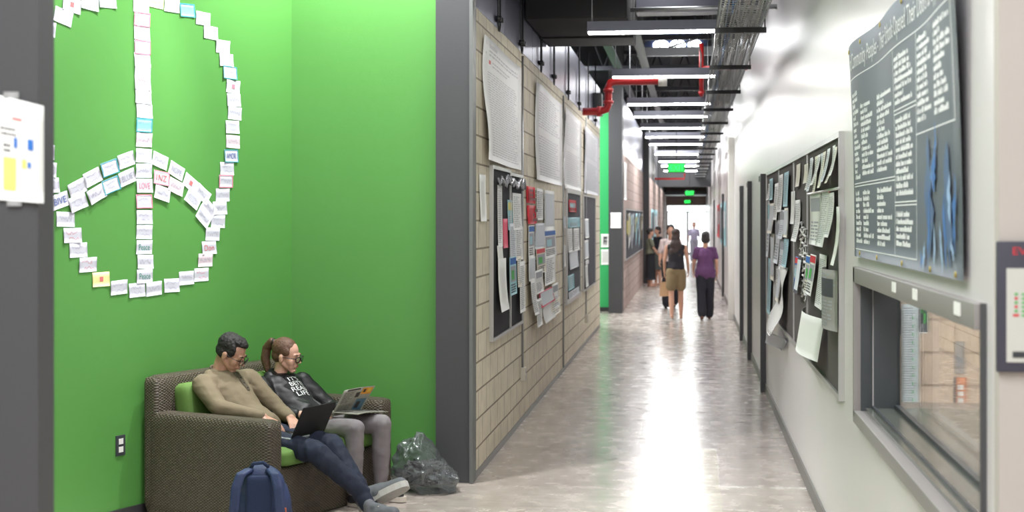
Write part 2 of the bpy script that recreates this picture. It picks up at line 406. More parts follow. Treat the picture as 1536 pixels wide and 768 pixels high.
struct('wall_fascia_end', MB().box((-1.4, 39.8, 3.0), (-1.15, 70, 5.6)), m_dark)
# end wall with glazed doors
mb = MB(); mb.box((-1.4, 70, 0), (-1.08, 70.2, 5.6)); mb.box((.90, 70, 0), (1.2, 70.2, 5.6)); mb.box((-1.08, 70, 2.48), (.90, 70.2, 5.6))
struct('wall_end', mb, m_block2)
struct('trim_soffit', MB().box((-1.14, 52, 2.98), (XR, 52.3, 4.6)), m_dark)
struct('trim_soffit_end', MB().box((-1.14, 66, 2.9), (XR, 70, 3.05)), m_dark)
d = empty('door_9', (-.09, 70.1, 0)); tag(d, kind='structure')
mb = MB()
for x in (-.99, -.03, .03, .99):
    mb.box((x - .03, -.03, 0), (x + .03, .03, 2.1))
mb.box((-.99, -.03, 2.08), (.99, .03, 2.16)); mb.box((-.99, -.03, 2.42), (.99, .03, 2.48)); mb.box((-.99, -.03, 0), (.99, .03, .12))
mb.build('door_frame', m_silver, d)
MB().box((-.96, -.004, .12), (.96, .004, 2.42)).build('door_glass', m_glass, d)
# dark steel posts and the white portal on the right
for k, (y, h) in enumerate(((15.0, 2.31), (18.4, 2.32), (21.2, 2.32))):
    mb = MB(); mb.box((XR - .055, y, 0), (XR + .001, y + .14, h)); mb.box((XR - .03, y + .14, h - .06), (XR, y + 1.0, h))
    struct('trim_%d' % (k + 1), mb, m_dark)
mb = MB(); mb.box((XR - .10, 25.6, 0), (XR, 26.0, 3.3)); mb.box((XR - .10, 26.0, 3.1), (XR, 27.4, 3.3)); struct('trim_4', mb, mat('portal_white', srgb(245, 245, 240), .3))
struct('trim_5', MB().box((XR - .05, 33.0, 0), (XR, 33.15, 2.4)).box((XR - .05, 45.0, 0), (XR, 45.15, 2.4)), m_dark)

# ------------------------------------------------------------------ service window
w = empty('window_1', (XR, WY0, WZ0)); tag(w, kind='structure')
L_ = WY1 - WY0; HW = WZ1 - WZ0
mb = MB()                                                # grey steel frame standing proud of wall
mb.box((-.03, -.02, HW - .075), (.18, L_ + .05, HW), bev=.004); mb.box((-.03, -.02, -.03), (.18, L_ + .05, .03), bev=.004)
mb.box((-.03, L_, 0), (.005, L_ + .05, HW)); mb.build('window_frame', m_wgrey, w)
mb = MB(); mb.box((-.016, -.034, -.03), (.03, -.02, HW)); mb.build('near_jamb', m_dark, w)
mb = MB(); mb.box((0, L_ - .01, .03), (.052, L_ + .04, HW - .07)); mb.box((.06, L_ - .02, .03), (.18, L_ + .04, HW - .07)); mb.build('far_jamb', m_wdark, w)
m_sill = mat('sill_steel', srgb(120, 124, 118), .18, metal=.5)
MB().box((.02, 0, .028), (.9, L_, .045)).build('counter', m_sill, w)
mb = MB(); mb.box((.05, 0, .045), (.062, L_, .055)); mb.box((.155, 0, .045), (.18, L_, .062)); mb.build('track', m_wdark, w)
MB().box((.165, 0, .06), (.171, L_ - .02, HW - .075)).build('window_pane', glass_mat('service_glass', refl=.8), w)
mb = MB()
for y in (.18, .95, 1.45): mb.box((-.033, y, HW - .05), (-.0295, y + .09, HW - .012))
mb.build('paper_tape', mat('white_tape', srgb(240, 240, 238), .6), w)

# ------------------------------------------------------------------ suspended linear lamps
def make_lamp():
    t = empty('linear_ceiling_lamp', (0, 0, 0))
    mb = MB(); n = .59
    mb.add([(-n, -.045, 0.012), (n, -.045, .012), (n, .045, .012), (-n, .045, .012), (-n, -.03, .10), (n, -.03, .10), (n, .03, .10), (-n, .03, .10)],
           [(0, 1, 5, 4), (1, 2, 6, 5), (2, 3, 7, 6), (3, 0, 4, 7), (4, 5, 6, 7), (3, 2, 1, 0)])
    mb.build('housing', m_house, t)
    MB().box((-n + .01, -.028, -.008), (n - .01, .028, .012), bev=.004).build('diffuser', m_lens, t)
    for s in (-1, 1):
        MB().tube([(s * .55, 0, .1), (s * .55, 0, .16), (s * .55, 0, 2.1)], [.012, .005, .004], 6).build('hanger', m_zinc, t)
    return t
def dup(root, loc, rz=None, **kw):
    r = root.copy(); COL.objects.link(r); r.location = loc
    if rz is not None: r.rotation_euler = (0, 0, rz)
    for k, v_ in kw.items(): r[k] = v_
    for ch in list(root.children):
        c = ch.copy(); COL.objects.link(c); c.parent = r
        for g in ch.children:
            d_ = g.copy(); COL.objects.link(d_); d_.parent = c
    return r
lz = [.6, 4.5, 8.3, 12.2, 16.1, 20, 22.5, 25.4, 28.2, 31, 35.9, 40.5, 44.2, 48.7]
lamp0 = make_lamp(); vis = 0
for i, z in enumerate(lz):
    y = z + (0 if z < 9 else -.03)
    if i < 3: lab = ['black linear lamp above the camera end of corridor', 'black linear lamp over the service window', 'black linear lamp over corridor beside the sofa alcove'][i]
    else:
        lab = 'black suspended linear lamp, ' + (ORD[i - 3] + ' from the front of the row' if i > 3 else 'nearest and largest of the row')
    o = lamp0 if i == 0 else dup(lamp0, (0, 0, 0))
    o.location = (-.29, y, 3.45); tag(o, lab, 'ceiling lamp', 'linear lamps hung across the corridor')
# ------------------------------------------------------------------ cable tray
t = empty('cable_tray', (.38, 0, 3.30)); tag(t, 'wire basket cable tray running under the ceiling on black supports', 'cable tray')
mb = MB()
for x in (-.165, -.11, -.055, 0, .055, .11, .165): mb.tube([(x, 6.5, 0), (x, 58, 0)], .004, 5)
for x in (-.165, .165):
    for z in (.05, .1): mb.tube([(x, 6.5, z), (x, 58, z)], .004, 5)
y = 6.5
while y < 58:
    mb.tube([(-.165, y, .1), (-.165, y, 0), (.165, y, 0), (.165, y, .1)], .003, 4); y += .1 if y < 22 else .3
mb.build('wire_mesh', m_zinc, t)
for k in range(17):
    y = 8.15 + 2.65 * k
    mb = MB(); mb.box((-.19, y - .02, -.045), (.20, y + .02, -.006)); mb.tube([(.19, y, -.02), (.19, y, 2.25)], .005, 5); mb.build('support_bar', m_black, t)
m_cab = [mat('grey_cable', srgb(165, 163, 158), .5), mat('pale_cable', srgb(205, 203, 198), .5), mat('blue_cable', srgb(40, 120, 190), .45), mat('dark_cable', srgb(70, 70, 74), .5)]
for k in range(22):
    r = random.Random(k); ci = 2 if k in (3, 4, 5) else (3 if k % 7 == 6 else k % 2)
    x0 = .235 + .29 * (k + .5) / 22; pts = []
    for j in range(40):
        yy = 6.6 + 51 * j / 39
        pts.append((min(.53, max(.23, x0 + .02 * math.sin(j * 1.1 + k) + r.uniform(-.008, .008))), yy, 3.315 + .012 * (k % 3) + r.uniform(0, .01)))
    o = MB().tube(pts, .007, 5).build('data_cable', m_cab[ci])
    cn_ = ['grey', 'pale grey', 'bright blue', 'dark'][ci]
    tag(o, cn_ + ' data cable among the bundle lying in the overhead tray', 'cable', cn_ + ' cables in the tray')
# ------------------------------------------------------------------ roof joists, ducts, pipes
def joist(y):
    mb = MB(); x0, x1 = -4.0, XR - .01
    mb.box((x0, y - .04, 5.42), (x1, y + .04, 5.5)); mb.box((x0, y - .04, 4.62), (x1, y + .04, 4.7))
    n = 8; w_ = (x1 - x0) / n
    for i in range(n):
        a = x0 + i * w_
        mb.tube([(a, y, 4.66), (a + w_ / 2, y, 5.46)], .016, 6); mb.tube([(a + w_ / 2, y, 5.46), (a + w_, y, 4.66)], .016, 6)
    return mb
for k, y in enumerate((17.6, 22.0, 26.4, 30.8, 35.2, 40, 45, 50)):
    tag(joist(y).build('roof_joist', m_truss), 'grey open web roof joist, %s back from the black duct' % ORD[k], 'joist', 'roof joists over the corridor')
for k, (x, z) in enumerate(((-1.9, 4.5), (-1.25, 4.56), (-.75, 4.5))):
    mb = MB(); mb.box((x - .035, 16.5, z - .06), (x + .035, 51, z + .04)); mb.box((x - .07, 16.5, z - .07), (x + .07, 51, z - .06))
    tag(mb.build('roof_beam', m_truss), ['left long steel beam running away above the fascia', 'middle long steel beam running away under the joists', 'right long steel beam running away beside the skylight'][k], 'beam')
mb = MB(); mb.box((-1.49, 12.7, 3.66), (-.56, 14.8, 4.8), bev=.01)
mb.box((-1.495, 14.0, 3.645), (-.555, 14.06, 4.81)); tag(mb.build('air_duct', mat('duct_black', srgb(9, 9, 10), .8)), 'large matte black air duct box high above the left fascia', 'duct')
mb = MB(); mb.tube([(-.55, 13.2, 3.80), (XR, 13.15, 3.80)], .022, 8)
tag(mb.build('strut_channel', m_zinc), 'pale horizontal strut crossing the corridor behind first lamp', 'strut')
mb = MB(); mb.box((-.55, 14.6, 3.98), (XR, 14.9, 4.12)); tag(mb.build('cross_duct', mat('blue_grey_duct', srgb(52, 54, 66), .5)), 'blue grey duct crossing over the corridor right of the black duct', 'duct')
t = empty('sprinkler_pipe', (-1.13, 19.7, 3.76)); tag(t, 'thick red fire pipe with an elbow beside the left fascia', 'pipe')
mb = MB(); mb.tube([(.72, 0, 0), (.1, 0, 0), (.03, 0, -.02), (0, 0, -.08), (0, 0, -.32), (-.03, 0, -.39), (-.12, 0, -.42), (-.36, 0, -.42)], .055, 14); mb.build('pipe_run', m_red, t)
for a_, b_ in (((0, 0, -.10), (0, 0, -.15)), ((0, 0, -.27), (0, 0, -.31)), ((-.1, 0, -.42), (-.16, 0, -.42))): MB().tube([a_, b_], .073, 14).build('coupling', m_red, t)
MB().tube([(.70, 0, 0), (.82, 0, 0)], .075, 14).build('pipe_cap', mat('white_cap', srgb(225, 222, 215), .5), t)
mb = MB(); mb.tube([(.17, 19.9, 4.3), (.17, 19.9, 3.62)], .035, 10); mb.tube([(.17, 19.9, 3.95), (XR, 19.9, 3.95)], .035, 10); mb.tube([(.17, 19.9, 3.62), (.17, 19.9, 3.55)], [.05, .02], 10)
tag(mb.build('sprinkler_drop', m_red), 'thin red sprinkler drop pipe just left of the cable tray', 'pipe')
mb = MB(); mb.tube([(-1.1, 45, 3.08), (-.15, 45, 3.08), (-.15, 45, 3.25)], .03, 8); tag(mb.build('branch_pipe', m_red), 'small red pipe below the exit sign far down the corridor', 'pipe')
mb = MB(); mb.tube([(-.25, 17, 3.9), (.1, 17, 4.0), (.14, 17, 3.8), (.13, 17.0, 3.56)], .012, 6); tag(mb.build('flexible_conduit', m_zinc), 'thin pale flexible conduit curling beside the skylight', 'conduit')
# skylight panes high above
t = empty('skylight', (-.3, 27, 5.0)); tag(t, 'bright skylight with rounded panes glowing above the second lamp', 'skylight')
m_sky = mat('skylight_glow', (1, 1, 1), .4, emit=(.9, .95, 1.0), estr=9)
mb = MB(); mb.box((-.55, 0, -.02), (.65, .1, .4)); mb.box((-.5, -1.2, .36), (.6, 0, .42)); mb.build('frame', mat('skylight_frame', srgb(60, 70, 100), .4), t)
for x, r_ in ((-.24, .15), (.08, .15), (.4, .13)):
    mb = MB(); mb.ell((x, -.02, .15), (r_, .05, .10), n=3); mb.build('pane', m_sky, t)
mb = MB(); mb.box((-.9, 24.4, 4.65), (.5, 24.5, 4.8)); tag(mb.build('white_beam', mat('beam_white', srgb(215, 220, 228), .4)), 'pale cross beam in front of the glowing skylight', 'beam')
# black wall speaker, clips, conduits, sockets on left wall
clips = [10.86, 12.37, 14.0, 15.35, 17.2, 18.9, 20.6, 22.2]
c0 = None
for k, y in enumerate(clips):
    if k == 0:
        c0 = empty('fascia_bracket', (0, 0, 0))
        mb = MB(); pts = [(.02, -.06, 1.0), (.02, -.06, .05), (.02, -.03, 0), (.02, .03, 0), (.02, .06, .05), (.02, .06, 1.0)]
        mb.tube(pts, .007, 6); mb.build('strap', m_black, c0)
        for s in (-.05, .055):
            mb = MB(); mb.tube([(.0, s, .09), (.045, s, .09)], .022, 10); mb.build('bolt', m_black, c0)
    o = c0 if k == 0 else dup(c0, (0, 0, 0))
    o.location = (XL + .006, y, 3.31 if k < 4 else 3.30)
    tag(o, 'black bolted strap on the metal fascia, ' + (ORD[k] + ' along from the dark pillar'), 'bracket', 'black straps on the fascia')
mb = MB(); mb.box((XL + .004, 21.9, 3.45), (XL + .14, 22.25, 3.8), bev=.01); tag(mb.build('wall_speaker', m_black), 'black box speaker mounted at the far end of the fascia', 'speaker')
def conduit(y, z1, z0, lab, box=True):
    t = empty('conduit', (XL, y, z0)); tag(t, lab, 'conduit')
    MB().tube([(.016, 0, z1 - z0), (.016, 0, 0)], .010, 8).build('tube', m_zinc, t)
    if box:
        mb = MB(); mb.box((.001, -.04, -.12), (.045, .04, 0), bev=.004); mb.build('outlet_box', mat('ivory_plastic', srgb(205, 200, 188), .5), t)
        mb = MB(); mb.box((.045, -.02, -.05), (.047, .02, -.02)); mb.box((.045, -.02, -.10), (.047, .02, -.07)); mb.build('socket', m_zinc, t)
conduit(12.5, 3.3, .50, 'thin grey conduit dropping to an outlet box beside the black boards')
conduit(16.62, 3.3, .06, 'thin grey conduit reaching the floor between two boards', False)
conduit(20.3, 3.3, .44, 'thin grey conduit with a small outlet box under slate board')
# exit signs
def exit_sign(x, y, z, s, lab, arrow=True):
    t = empty('exit_sign', (x, y, z)); tag(t, lab, 'exit sign', 'green exit signs')
    MB().box((-.16 * s, -.02, -.09 * s), (.16 * s, .02, .09 * s), bev=.006).build('sign_case', m_black, t)
    mg = mat('exit_green_glow', srgb(20, 230, 80), .4, emit=srgb(20, 240, 80), estr=2.0)
    mb = MB(); mb.box((-.15 * s, -.024, -.08 * s), (.15 * s, -.021, .08 * s))
    mb.build('lit_panel', mat('exit_panel', srgb(14, 140, 50), .4, emit=srgb(10, 160, 50), estr=.8), t)
    mb = MB(); S = lambda a, b: V(((-.11 + .25 * a) * s, -.027, (-.055 + .11 * b) * s)); split_faces(S, mb, 'EXIT', 0, 0, 1, 1, 0)
    mb.add([((-.145) * s, -.027, 0), (-.12 * s, -.027, -.03 * s), (-.12 * s, -.027, .03 * s)], [(0, 1, 2)])
    mb.build('lettering', mg, t)
    MB().tube([(0, 0, .09 * s), (0, 0, 1.2)], .008, 6).build('stem', m_black, t)
exit_sign(-.235, 25.9, 2.76, 1.0, 'largest green glowing EXIT sign hanging below the lamps')
exit_sign(.01, 49.5, 2.70, 1.0, 'small green EXIT sign hanging further down the corridor')
exit_sign(-.08, 60.5, 2.52, .85, 'smallest green exit sign, just over the end doors')

# ------------------------------------------------------------------ dark outlet on slanted wall
a = onplane(180, 668, p1, n1); tt = empty('wall_outlet', a, 0, 'dark double outlet plate with white sockets left of sofa', 'outlet')
dv = (w1(1) - w1(0)).normalized()
def wl(u, z, o): return dv * u + V((0, 0, z)) + n1 * o
def fbox(mb, u0, u1, z0, z1, o0, o1, mi=0):
    P = [wl(u0, z0, o0), wl(u1, z0, o0), wl(u1, z0, o1), wl(u0, z0, o1), wl(u0, z1, o0), wl(u1, z1, o0), wl(u1, z1, o1), wl(u0, z1, o1)]
    mb.add(P, [(0, 1, 2, 3), (4, 7, 6, 5), (0, 4, 5, 1), (1, 5, 6, 2), (2, 6, 7, 3), (3, 7, 4, 0)], mi)
mb = MB(); fbox(mb, -.038, .038, -.062, .062, .0, .007); mb.build('cover_plate', m_wdark, tt)
mb = MB(); fbox(mb, -.018, .018, .008, .042, .007, .010); fbox(mb, -.018, .018, -.042, -.008, .007, .010); mb.build('socket', mat('socket_white', srgb(225, 225, 222), .4), tt)
# ------------------------------------------------------------------ index cards of the peace sign
W_, P_, B_ = srgb(226, 226, 232), srgb(232, 214, 220), srgb(150, 200, 208)
m_card = mat('card_white', srgb(194, 194, 206), .7); m_cardp = mat('card_pinkish', srgb(206, 190, 199), .7); m_cardt = mat('card_teal', srgb(128, 190, 200), .7)
m_cardy = mat('card_yellow', srgb(226, 214, 150), .7)
m_inkg = mat('grey_ink', srgb(158, 158, 176), .7); m_inkr = mat('red_ink', srgb(205, 110, 112), .7); m_inkb = mat('blue_ink', srgb(90, 110, 175), .7)
m_inkt = mat('teal_ink', srgb(30, 130, 110), .7); m_edge = mat('teal_edge_ink', srgb(70, 160, 175), .7); m_pinkedge = mat('pink_edge_ink', srgb(225, 130, 150), .7)
CM = [m_card, m_inkg, m_inkr, m_inkb, m_inkt, m_edge, m_pinkedge]
def card(px, py, rot, lab, base=m_card, word=None, ink=1, edge=None, dot=None, stack=0):
    c = onplane(px, py, p1, n1); r = random.Random(int(px * 13 + py * 7))
    a = math.radians(rot) + r.uniform(-.03, .03); hw, hh = .0695, .0435
    up = V((0, 0, 1)); U = dv * math.cos(a) + up * math.sin(a); Wv = -dv * math.sin(a) + up * math.cos(a)
    tl, tr, br, bl = c - U * hw + Wv * hh, c + U * hw + Wv * hh, c + U * hw - Wv * hh, c - U * hw - Wv * hh
    k = r.uniform(.002, .007); s = r.choice((-1, 1))
    cf = lambda u, v: k * (abs(u - .5) * 2) ** 2 * (.5 + .5 * s * (v - .5) * 2)
    marks = []; texts = []; gl = []
    if edge is not None:
        for q in ((0, 0, 1, .07), (0, .93, 1, 1), (0, 0, .05, 1), (.95, 0, 1, 1)): marks.append((*q, edge))
    if dot: marks.append((.42, .35, .62, .68, dot))
    if word: texts.append((word, .16, .28, .84, .72, ink))
    elif not dot:
        if r.random() < .5: gl.append((scribble(r, .15, .35, .85, .7, 16), .0012, ink))
        else:
            gl.append((scribble(r, .15, .55, .75, .8, 12), .001, ink)); gl.append((scribble(r, .3, .18, .85, .4, 10), .001, ink))
    mats = [base] + CM[1:]
    o = sheet('index_card', tl, tr, br, bl, n1, mats, off=.003 + .0016 * stack, curl=cf, marks=marks, texts=texts, glyph=gl, nx=8, ny=3)
    return tag(o, lab, 'index card', 'index cards taped up as a peace sign')
g = lambda i: ORD[i]
# vertical bar, from the top down
bar = [(211, 8, 0, dict(base=m_cardp)), (211.5, 29, 2, dict(base=m_cardp, edge=6)), (212, 49.5, 0, {}), (212.5, 71, 2, dict(edge=6)), (212.5, 90, 0, {}), (213, 106, 1, {}), (213, 124, -1, dict(ink=2)),
       (214, 145, -2, {}), (215.6, 166.5, 0, {}), (215, 188, 0, dict(base=m_cardt, edge=5)), (215, 210, 0, dict(base=m_cardp)), (214.7, 233.5, 0, {}), (214.7, 256, 0, {}),
       (215.6, 278.5, 0, dict(word='LOVE', ink=6)), (215, 302, 0, dict(edge=6)), (215.6, 325.6, 0, {}), (215.6, 348, 0, {}), (215, 370.6, 0, dict(word='Peace', ink=4)), (217, 392.5, 0, {}), (216, 414, 0, dict(word='Peace', ink=4))]
for i, (x, y, r, kw) in enumerate(bar):
    card(x, y, r, 'card in vertical bar of the peace sign, %s from the top' % g(i), stack=i % 2 + 1, **kw)
left = [(161, 1, 3, {}), (134, 4, -3, {}), (107, 7, -7, dict(dot=2)), (94, 25, -10, {}), (69, 41, -9, {}), (61, 63, -6, {}), (52, 86, 0, {}), (51, 110, 0, dict(base=m_cardp)), (51, 133, 2, {}), (53, 154, -6, {}),
        (62, 203, 0, {}), (67, 228, 0, {}), (70, 253, -5, {}), (74, 278, 2, {}), (97.5, 329, 0, {}), (108, 353, 0, dict(ink=2)), (117, 375, 0, {}), (131, 397, 2, dict(ink=2)), (151, 419, 0, dict(base=m_cardy, dot=2)), (177.5, 431, 3, {})]
for i, (x, y, r, kw) in enumerate(left):
    card(x, y, r, 'card on left arc of the peace sign, %s counted from the top' % g(i), stack=i % 2, **kw)
bot = [(205, 435, 0, {}), (230, 433, 2, {}), (257, 428, 0, {}), (279, 417, 2, {}), (301.5, 412, 0, dict(ink=6))]
for i, (x, y, r, kw) in enumerate(bot):
    card(x, y, r, 'card on bottom curve of the peace sign, %s counted rightwards' % g(i), stack=i % 2, **kw)
right = [(233, 1.5, 0, dict(base=m_cardy)), (257, 8, 0, {}), (280.6, 15.6, 2, dict(base=m_cardt, edge=5)), (304, 28, 0, {}), (315.6, 49, 0, dict(ink=6)), (333.5, 70, 0, {}), (339, 90, 0, {}), (344, 109, 0, dict(edge=5)), (349, 130, 0, dict(dot=6)),
         (350, 150, 0, {}), (351.6, 170, 0, {}), (348, 190.6, 0, {}), (349, 212.5, 0, dict(base=m_cardp)), (346, 234, 0, dict(word='AMOR', ink=3, edge=5)), (340, 253, 0, {}), (338, 272, 0, dict(edge=6)), (333.5, 292.5, 0, {}),
         (329, 312, 0, {}), (326.5, 332, 0, {}), (318, 351, 0, {}), (313, 371.5, 0, dict(word='Don', ink=2)), (307, 390, 0, dict(base=m_cardp))]
for i, (x, y, r, kw) in enumerate(right):
    card(x, y, r, 'card on right arc of the peace sign, %s counted from the top' % g(i), stack=i % 2, **kw)
A = [(89, 301, 16, dict(word='BIVE', ink=3)), (114.7, 282, 24, {}), (138, 266, 24, {}), (163.5, 252, 18, dict(edge=5)), (188.5, 240, 16, {})]
B = [(115.6, 304, 18, {}), (143, 291, 24, {}), (165, 278, 18, dict(edge=5)), (189, 266, 18, dict(word='BLUE', ink=1))]
C = [(239, 241, -18, {}), (263.5, 256, -24, dict(word='NOPE', ink=1)), (285, 274.7, -30, dict(dot=2)), (303, 291, -32, {}), (312, 312, -40, {})]
D = [(240.6, 267, -8, dict(word='1NZ', ink=2, edge=6)), (242, 290, -12, {}), (262.5, 280, -18, dict(base=m_cardp)), (287.5, 299, -32, {}), (304, 326, -38, {})]
for nm, L_, a0 in (('left branch, upper row', A, 1), ('left branch, lower row', B, 3), ('right branch, upper row', C, 1), ('right branch, lower row', D, 3)):
    for i, (x, y, r, kw) in enumerate(L_):
        card(x, y, r, 'card on the peace sign\'s %s, %s from its left end' % (nm, g(i)), stack=a0 + i % 2, **kw)

# ------------------------------------------------------------------ paper on the near pillar
nF = V((0, -1, 0))
def front_quad(px0, py0, px1, py1, Y): return [ony(px0, py0, Y), ony(px1, py0, Y), ony(px1, py1, Y), ony(px0, py1, Y)]
m_paper = mat('white_paper', srgb(232, 233, 230), .6); m_paper2 = mat('cool_paper', srgb(216, 222, 228), .6); m_cream = mat('cream_paper', srgb(232, 228, 212), .6)
m_ink = mat('print_ink', srgb(70, 72, 80), .6); m_ink2 = mat('pale_print', srgb(160, 163, 172), .6); m_yel = mat('yellow_print', srgb(226, 216, 120), .6); m_blue = mat('blue_print', srgb(48, 110, 190), .6)
m_redp = mat('red_print', srgb(214, 52, 62), .6); m_pink = mat('pink_paper', srgb(226, 96, 120), .6); m_greenp = mat('green_print', srgb(80, 180, 90), .6); m_cyan = mat('cyan_print', srgb(160, 205, 214), .6)
Y0 = PN.y - .002
tl, tr, br, bl = ony(-20, 138, Y0), ony(70, 160, Y0), ony(70, 305, Y0), ony(-20, 298, Y0)
rr = random.Random(3)
mk = [(.30, .10, .52, .42, 3), (.62, .33, .70, .42, 3), (.72, .52, .82, .63, 4), (.72, .34, .78, .40, 4), (.48, .52, .54, .62, 4)] + lines(.25, .62, .52, .72, 2, 1, rr, .4, .06) + lines(.3, .46, .45, .56, 2, 1, rr, .5, .05) + [(.58, .22, .585, .7, 2), (.58, .7, .85, .705, 2), (.45, .80, .62, .815, 5)]
o = sheet('notice_sheet', tl, tr, br, bl, nF, [m_paper, m_ink, m_ink2, m_yel, m_blue, m_redp], off=.004, curl=lambda u, v: .012 * u * u, marks=mk)
tag(o, 'white printed sheet with yellow and blue boxes on the near pillar', 'notice')
for k, (a, b, c_, d_) in enumerate(((7, 138, 30, 148), (12, 300, 34, 309))):
    q = front_quad(a, b, c_, d_, Y0); o = sheet('tape_strip', *q, nF, [mat('clear_tape', srgb(150, 150, 150), .3)], off=.006, nx=2, ny=1)
    tag(o, 'clear tape piece at the ' + ('top' if k == 0 else 'bottom') + ' edge of the pillar notice', 'tape')
# ------------------------------------------------------------------ framed evacuation sign, right edge
t = empty('evacuation_sign', ony(1491, 557, 3.8)); tag(t, 'dark framed evacuation sign at the right edge on beige wall', 'sign')
a = ony(1491, 362, 3.8); b = ony(1491, 557, 3.8); hh_ = a.z - b.z
mb = MB(); mb.box((0.004, -.02, 0), (.30, 0, hh_), bev=.003); mb.build('frame', mat('navy_frame', srgb(62, 62, 76), .45), t)
i0 = ony(1507, 402, 3.8) - b; i1 = ony(1507, 542, 3.8) - b
mb = MB(); mb.box((i0.x, -.022, i1.z), (.27, -.0205, i0.z)); mb.build('map_sheet', mat('map_paper', srgb(200, 202, 196), .5), t)
mb = MB(); S = lambda u, v: V((i0.x + .016 + .21 * u, -.0215, i0.z + .035 + .02 * v)); split_faces(S, mb, 'EVACUATION', 0, 0, 1, 1, 0); mb.build('title', m_redp, t)
mb = MB()
for k in range(6):
    z_ = i0.z - .07 - .011 * k
    mb.box((i0.x + .02 - .004 * (k == 5), -.0235, z_), (i0.x + .028 + .003 * (k == 5), -.0222, z_ + .006), 0 if k % 2 else 1); mb.box((i0.x + .038, -.0235, z_), (i0.x + .09, -.0222, z_ + .005), 1)
mb.box((i0.x + .015, -.0235, i1.z + .012), (.26, -.0222, i1.z + .028), 2)
mb.build('map_legend', [m_redp, m_greenp, m_wdark], t)

# ------------------------------------------------------------------ office end wall items seen through the glass
YE = 8.9
def offit(px0, py0, px1, py1, name, lab, cat, mats, **kw):
    q = front_quad(px0, py0, px1, py1, YE); o = sheet(name, *q, nF, mats, off=.006, **kw); return tag(o, lab, cat)
offit(1352, 456, 1377, 610, 'schedule_sheet', 'tall pale blue printed list seen through the service window', 'paper', [mat('pale_blue_paper', srgb(205, 218, 222), .6), m_ink2, m_greenp], marks=lines(.1, .03, .9, .97, 40, 1, rr, .4, .25) + [(.62, .05 + .08 * k, .7, .08 + .08 * k, 2) for k in range(11)])
offit(1378, 450, 1391, 500, 'office_poster', 'small dark poster with green figures behind the service glass', 'poster', [m_wdark, m_greenp, m_ink2, m_paper], marks=[(.2, .6, .45, .9, 1), (.5, .3, .8, .6, 1), (.25, .15, .5, .3, 2), (0, 0, 1, .04, 3), (.95, 0, 1, 1, 3)])
offit(1343, 463, 1351, 503, 'office_picture', 'small navy picture nearest the dark jamb behind the glass', 'poster', [mat('navy_print', srgb(50, 60, 84), .6), m_ink2, m_paper], marks=[(.2, .3, .7, .7, 1), (0, 0, 1, .04, 2)])
offit(1431, 512, 1446, 560, 'office_notice', 'plain grey notice above the orange flyer behind glass', 'paper', [mat('grey_notice', srgb(150, 146, 142), .6), m_ink2], marks=lines(.15, .2, .85, .8, 6, 1, rr))
offit(1430, 566, 1449, 640, 'office_flyer', 'narrow orange and white flyer low behind the service glass', 'flyer', [mat('orange_print', srgb(205, 130, 90), .6), m_paper, m_ink], marks=[(.3, .1 + .13 * k, .75, .2 + .13 * k, 1) for k in range(6)] + [(0, 0, .18, 1, 2)])
t = empty('office_desk', (2.0, 8.3, 0)); tag(t, 'pale office desk standing behind the service window glass', 'desk')
MB().box((-.9, -.35, .70), (.9, .35, .74), bev=.005).build('tabletop', mat('desk_laminate', srgb(170, 160, 150), .4), t)
for sx in (-.85, .82):
    for sy in (-.32, .29): MB().box((sx, sy, 0), (sx + .03, sy + .03, .70)).build('leg', m_wdark, t)

# ------------------------------------------------------------------ printed hangings on the left wall
nL = V((1, 0, 0)); nR = V((-1, 0, 0))
def rect_on(px0, py0, px1, py1, X):
    """px0 = picture-left edge; returns tl,tr,br,bl as seen"""
    cx = (px0 + px1) / 2; top = onx(cx, py0, X).z; bot = onx(cx, py1, X).z
    ya = onx(px0, 400, X).y; yb = onx(px1, 400, X).y
    return [V((X, ya, top)), V((X, yb, top)), V((X, yb, bot)), V((X, ya, bot))]
def hang(x0, y0, x1, y1, z0, z1, lab, seed, mats, style='text', amp=.02):
    q = [V((XL, x0, z1)), V((XL, x1, z1)), V((XL, x1, z0)), V((XL, x0, z0))]; r = random.Random(seed)
    if style == 'text':
        mk = [(.12, .93, .3, .96, 2)] + lines(.12, .86, .92, .92, 2, 2, r, .5, .06) + [(.12, .80, .16, .83, 3)] + lines(.2, .78, .7, .84, 2, 2, r, .4, .05) + lines(.1, .04, .92, .74, 34, 1, r, .38, .07, .15)
    else:
        mk = lines(.1, .55, .9, .93, 14, 1, r, .4, .09, .2) + lines(.1, .05, .9, .48, 16, 1, r, .4, .07, .2)
    o = sheet('wall_banner', *q, nL, mats, off=.012, curl=lambda u, v: amp * (.5 + .5 * math.sin(v * 5 + seed)) * (1 - u) ** 2 + .006 * math.sin(u * 7), marks=mk, nx=8, ny=12)
    return tag(o, lab, 'banner', 'large white printed sheets along the block wall')
m_vpale = mat('faint_print', srgb(196, 196, 202), .6); m_ban = mat('banner_white', srgb(236, 236, 236), .55); m_ban2 = mat('banner_greyish', srgb(198, 198, 204), .55)
hang(10.06, 0, 12.4, 0, 2.27, 3.18, 'large white sheet of text, nearest the dark pillar', 1, [m_ban, m_vpale, m_vpale, m_redp], amp=.05)
hang(13.55, 0, 16.45, 0, 2.22, 3.18, 'large white sheet of faint drawings, second from dark pillar', 2, [m_ban, m_vpale, m_vpale, m_redp], 'b')
hang(16.75, 0, 19.4, 0, 2.2, 3.18, 'large nearly blank white sheet, third from dark pillar', 3, [m_ban, mat('very_pale_print', srgb(208, 208, 212), .6)], 'b')
hang(19.95, 0, 23.2, 0, 2.2, 3.16, 'large greyish printed sheet, last before the side passage', 4, [m_ban2, m_ink2], 'b')
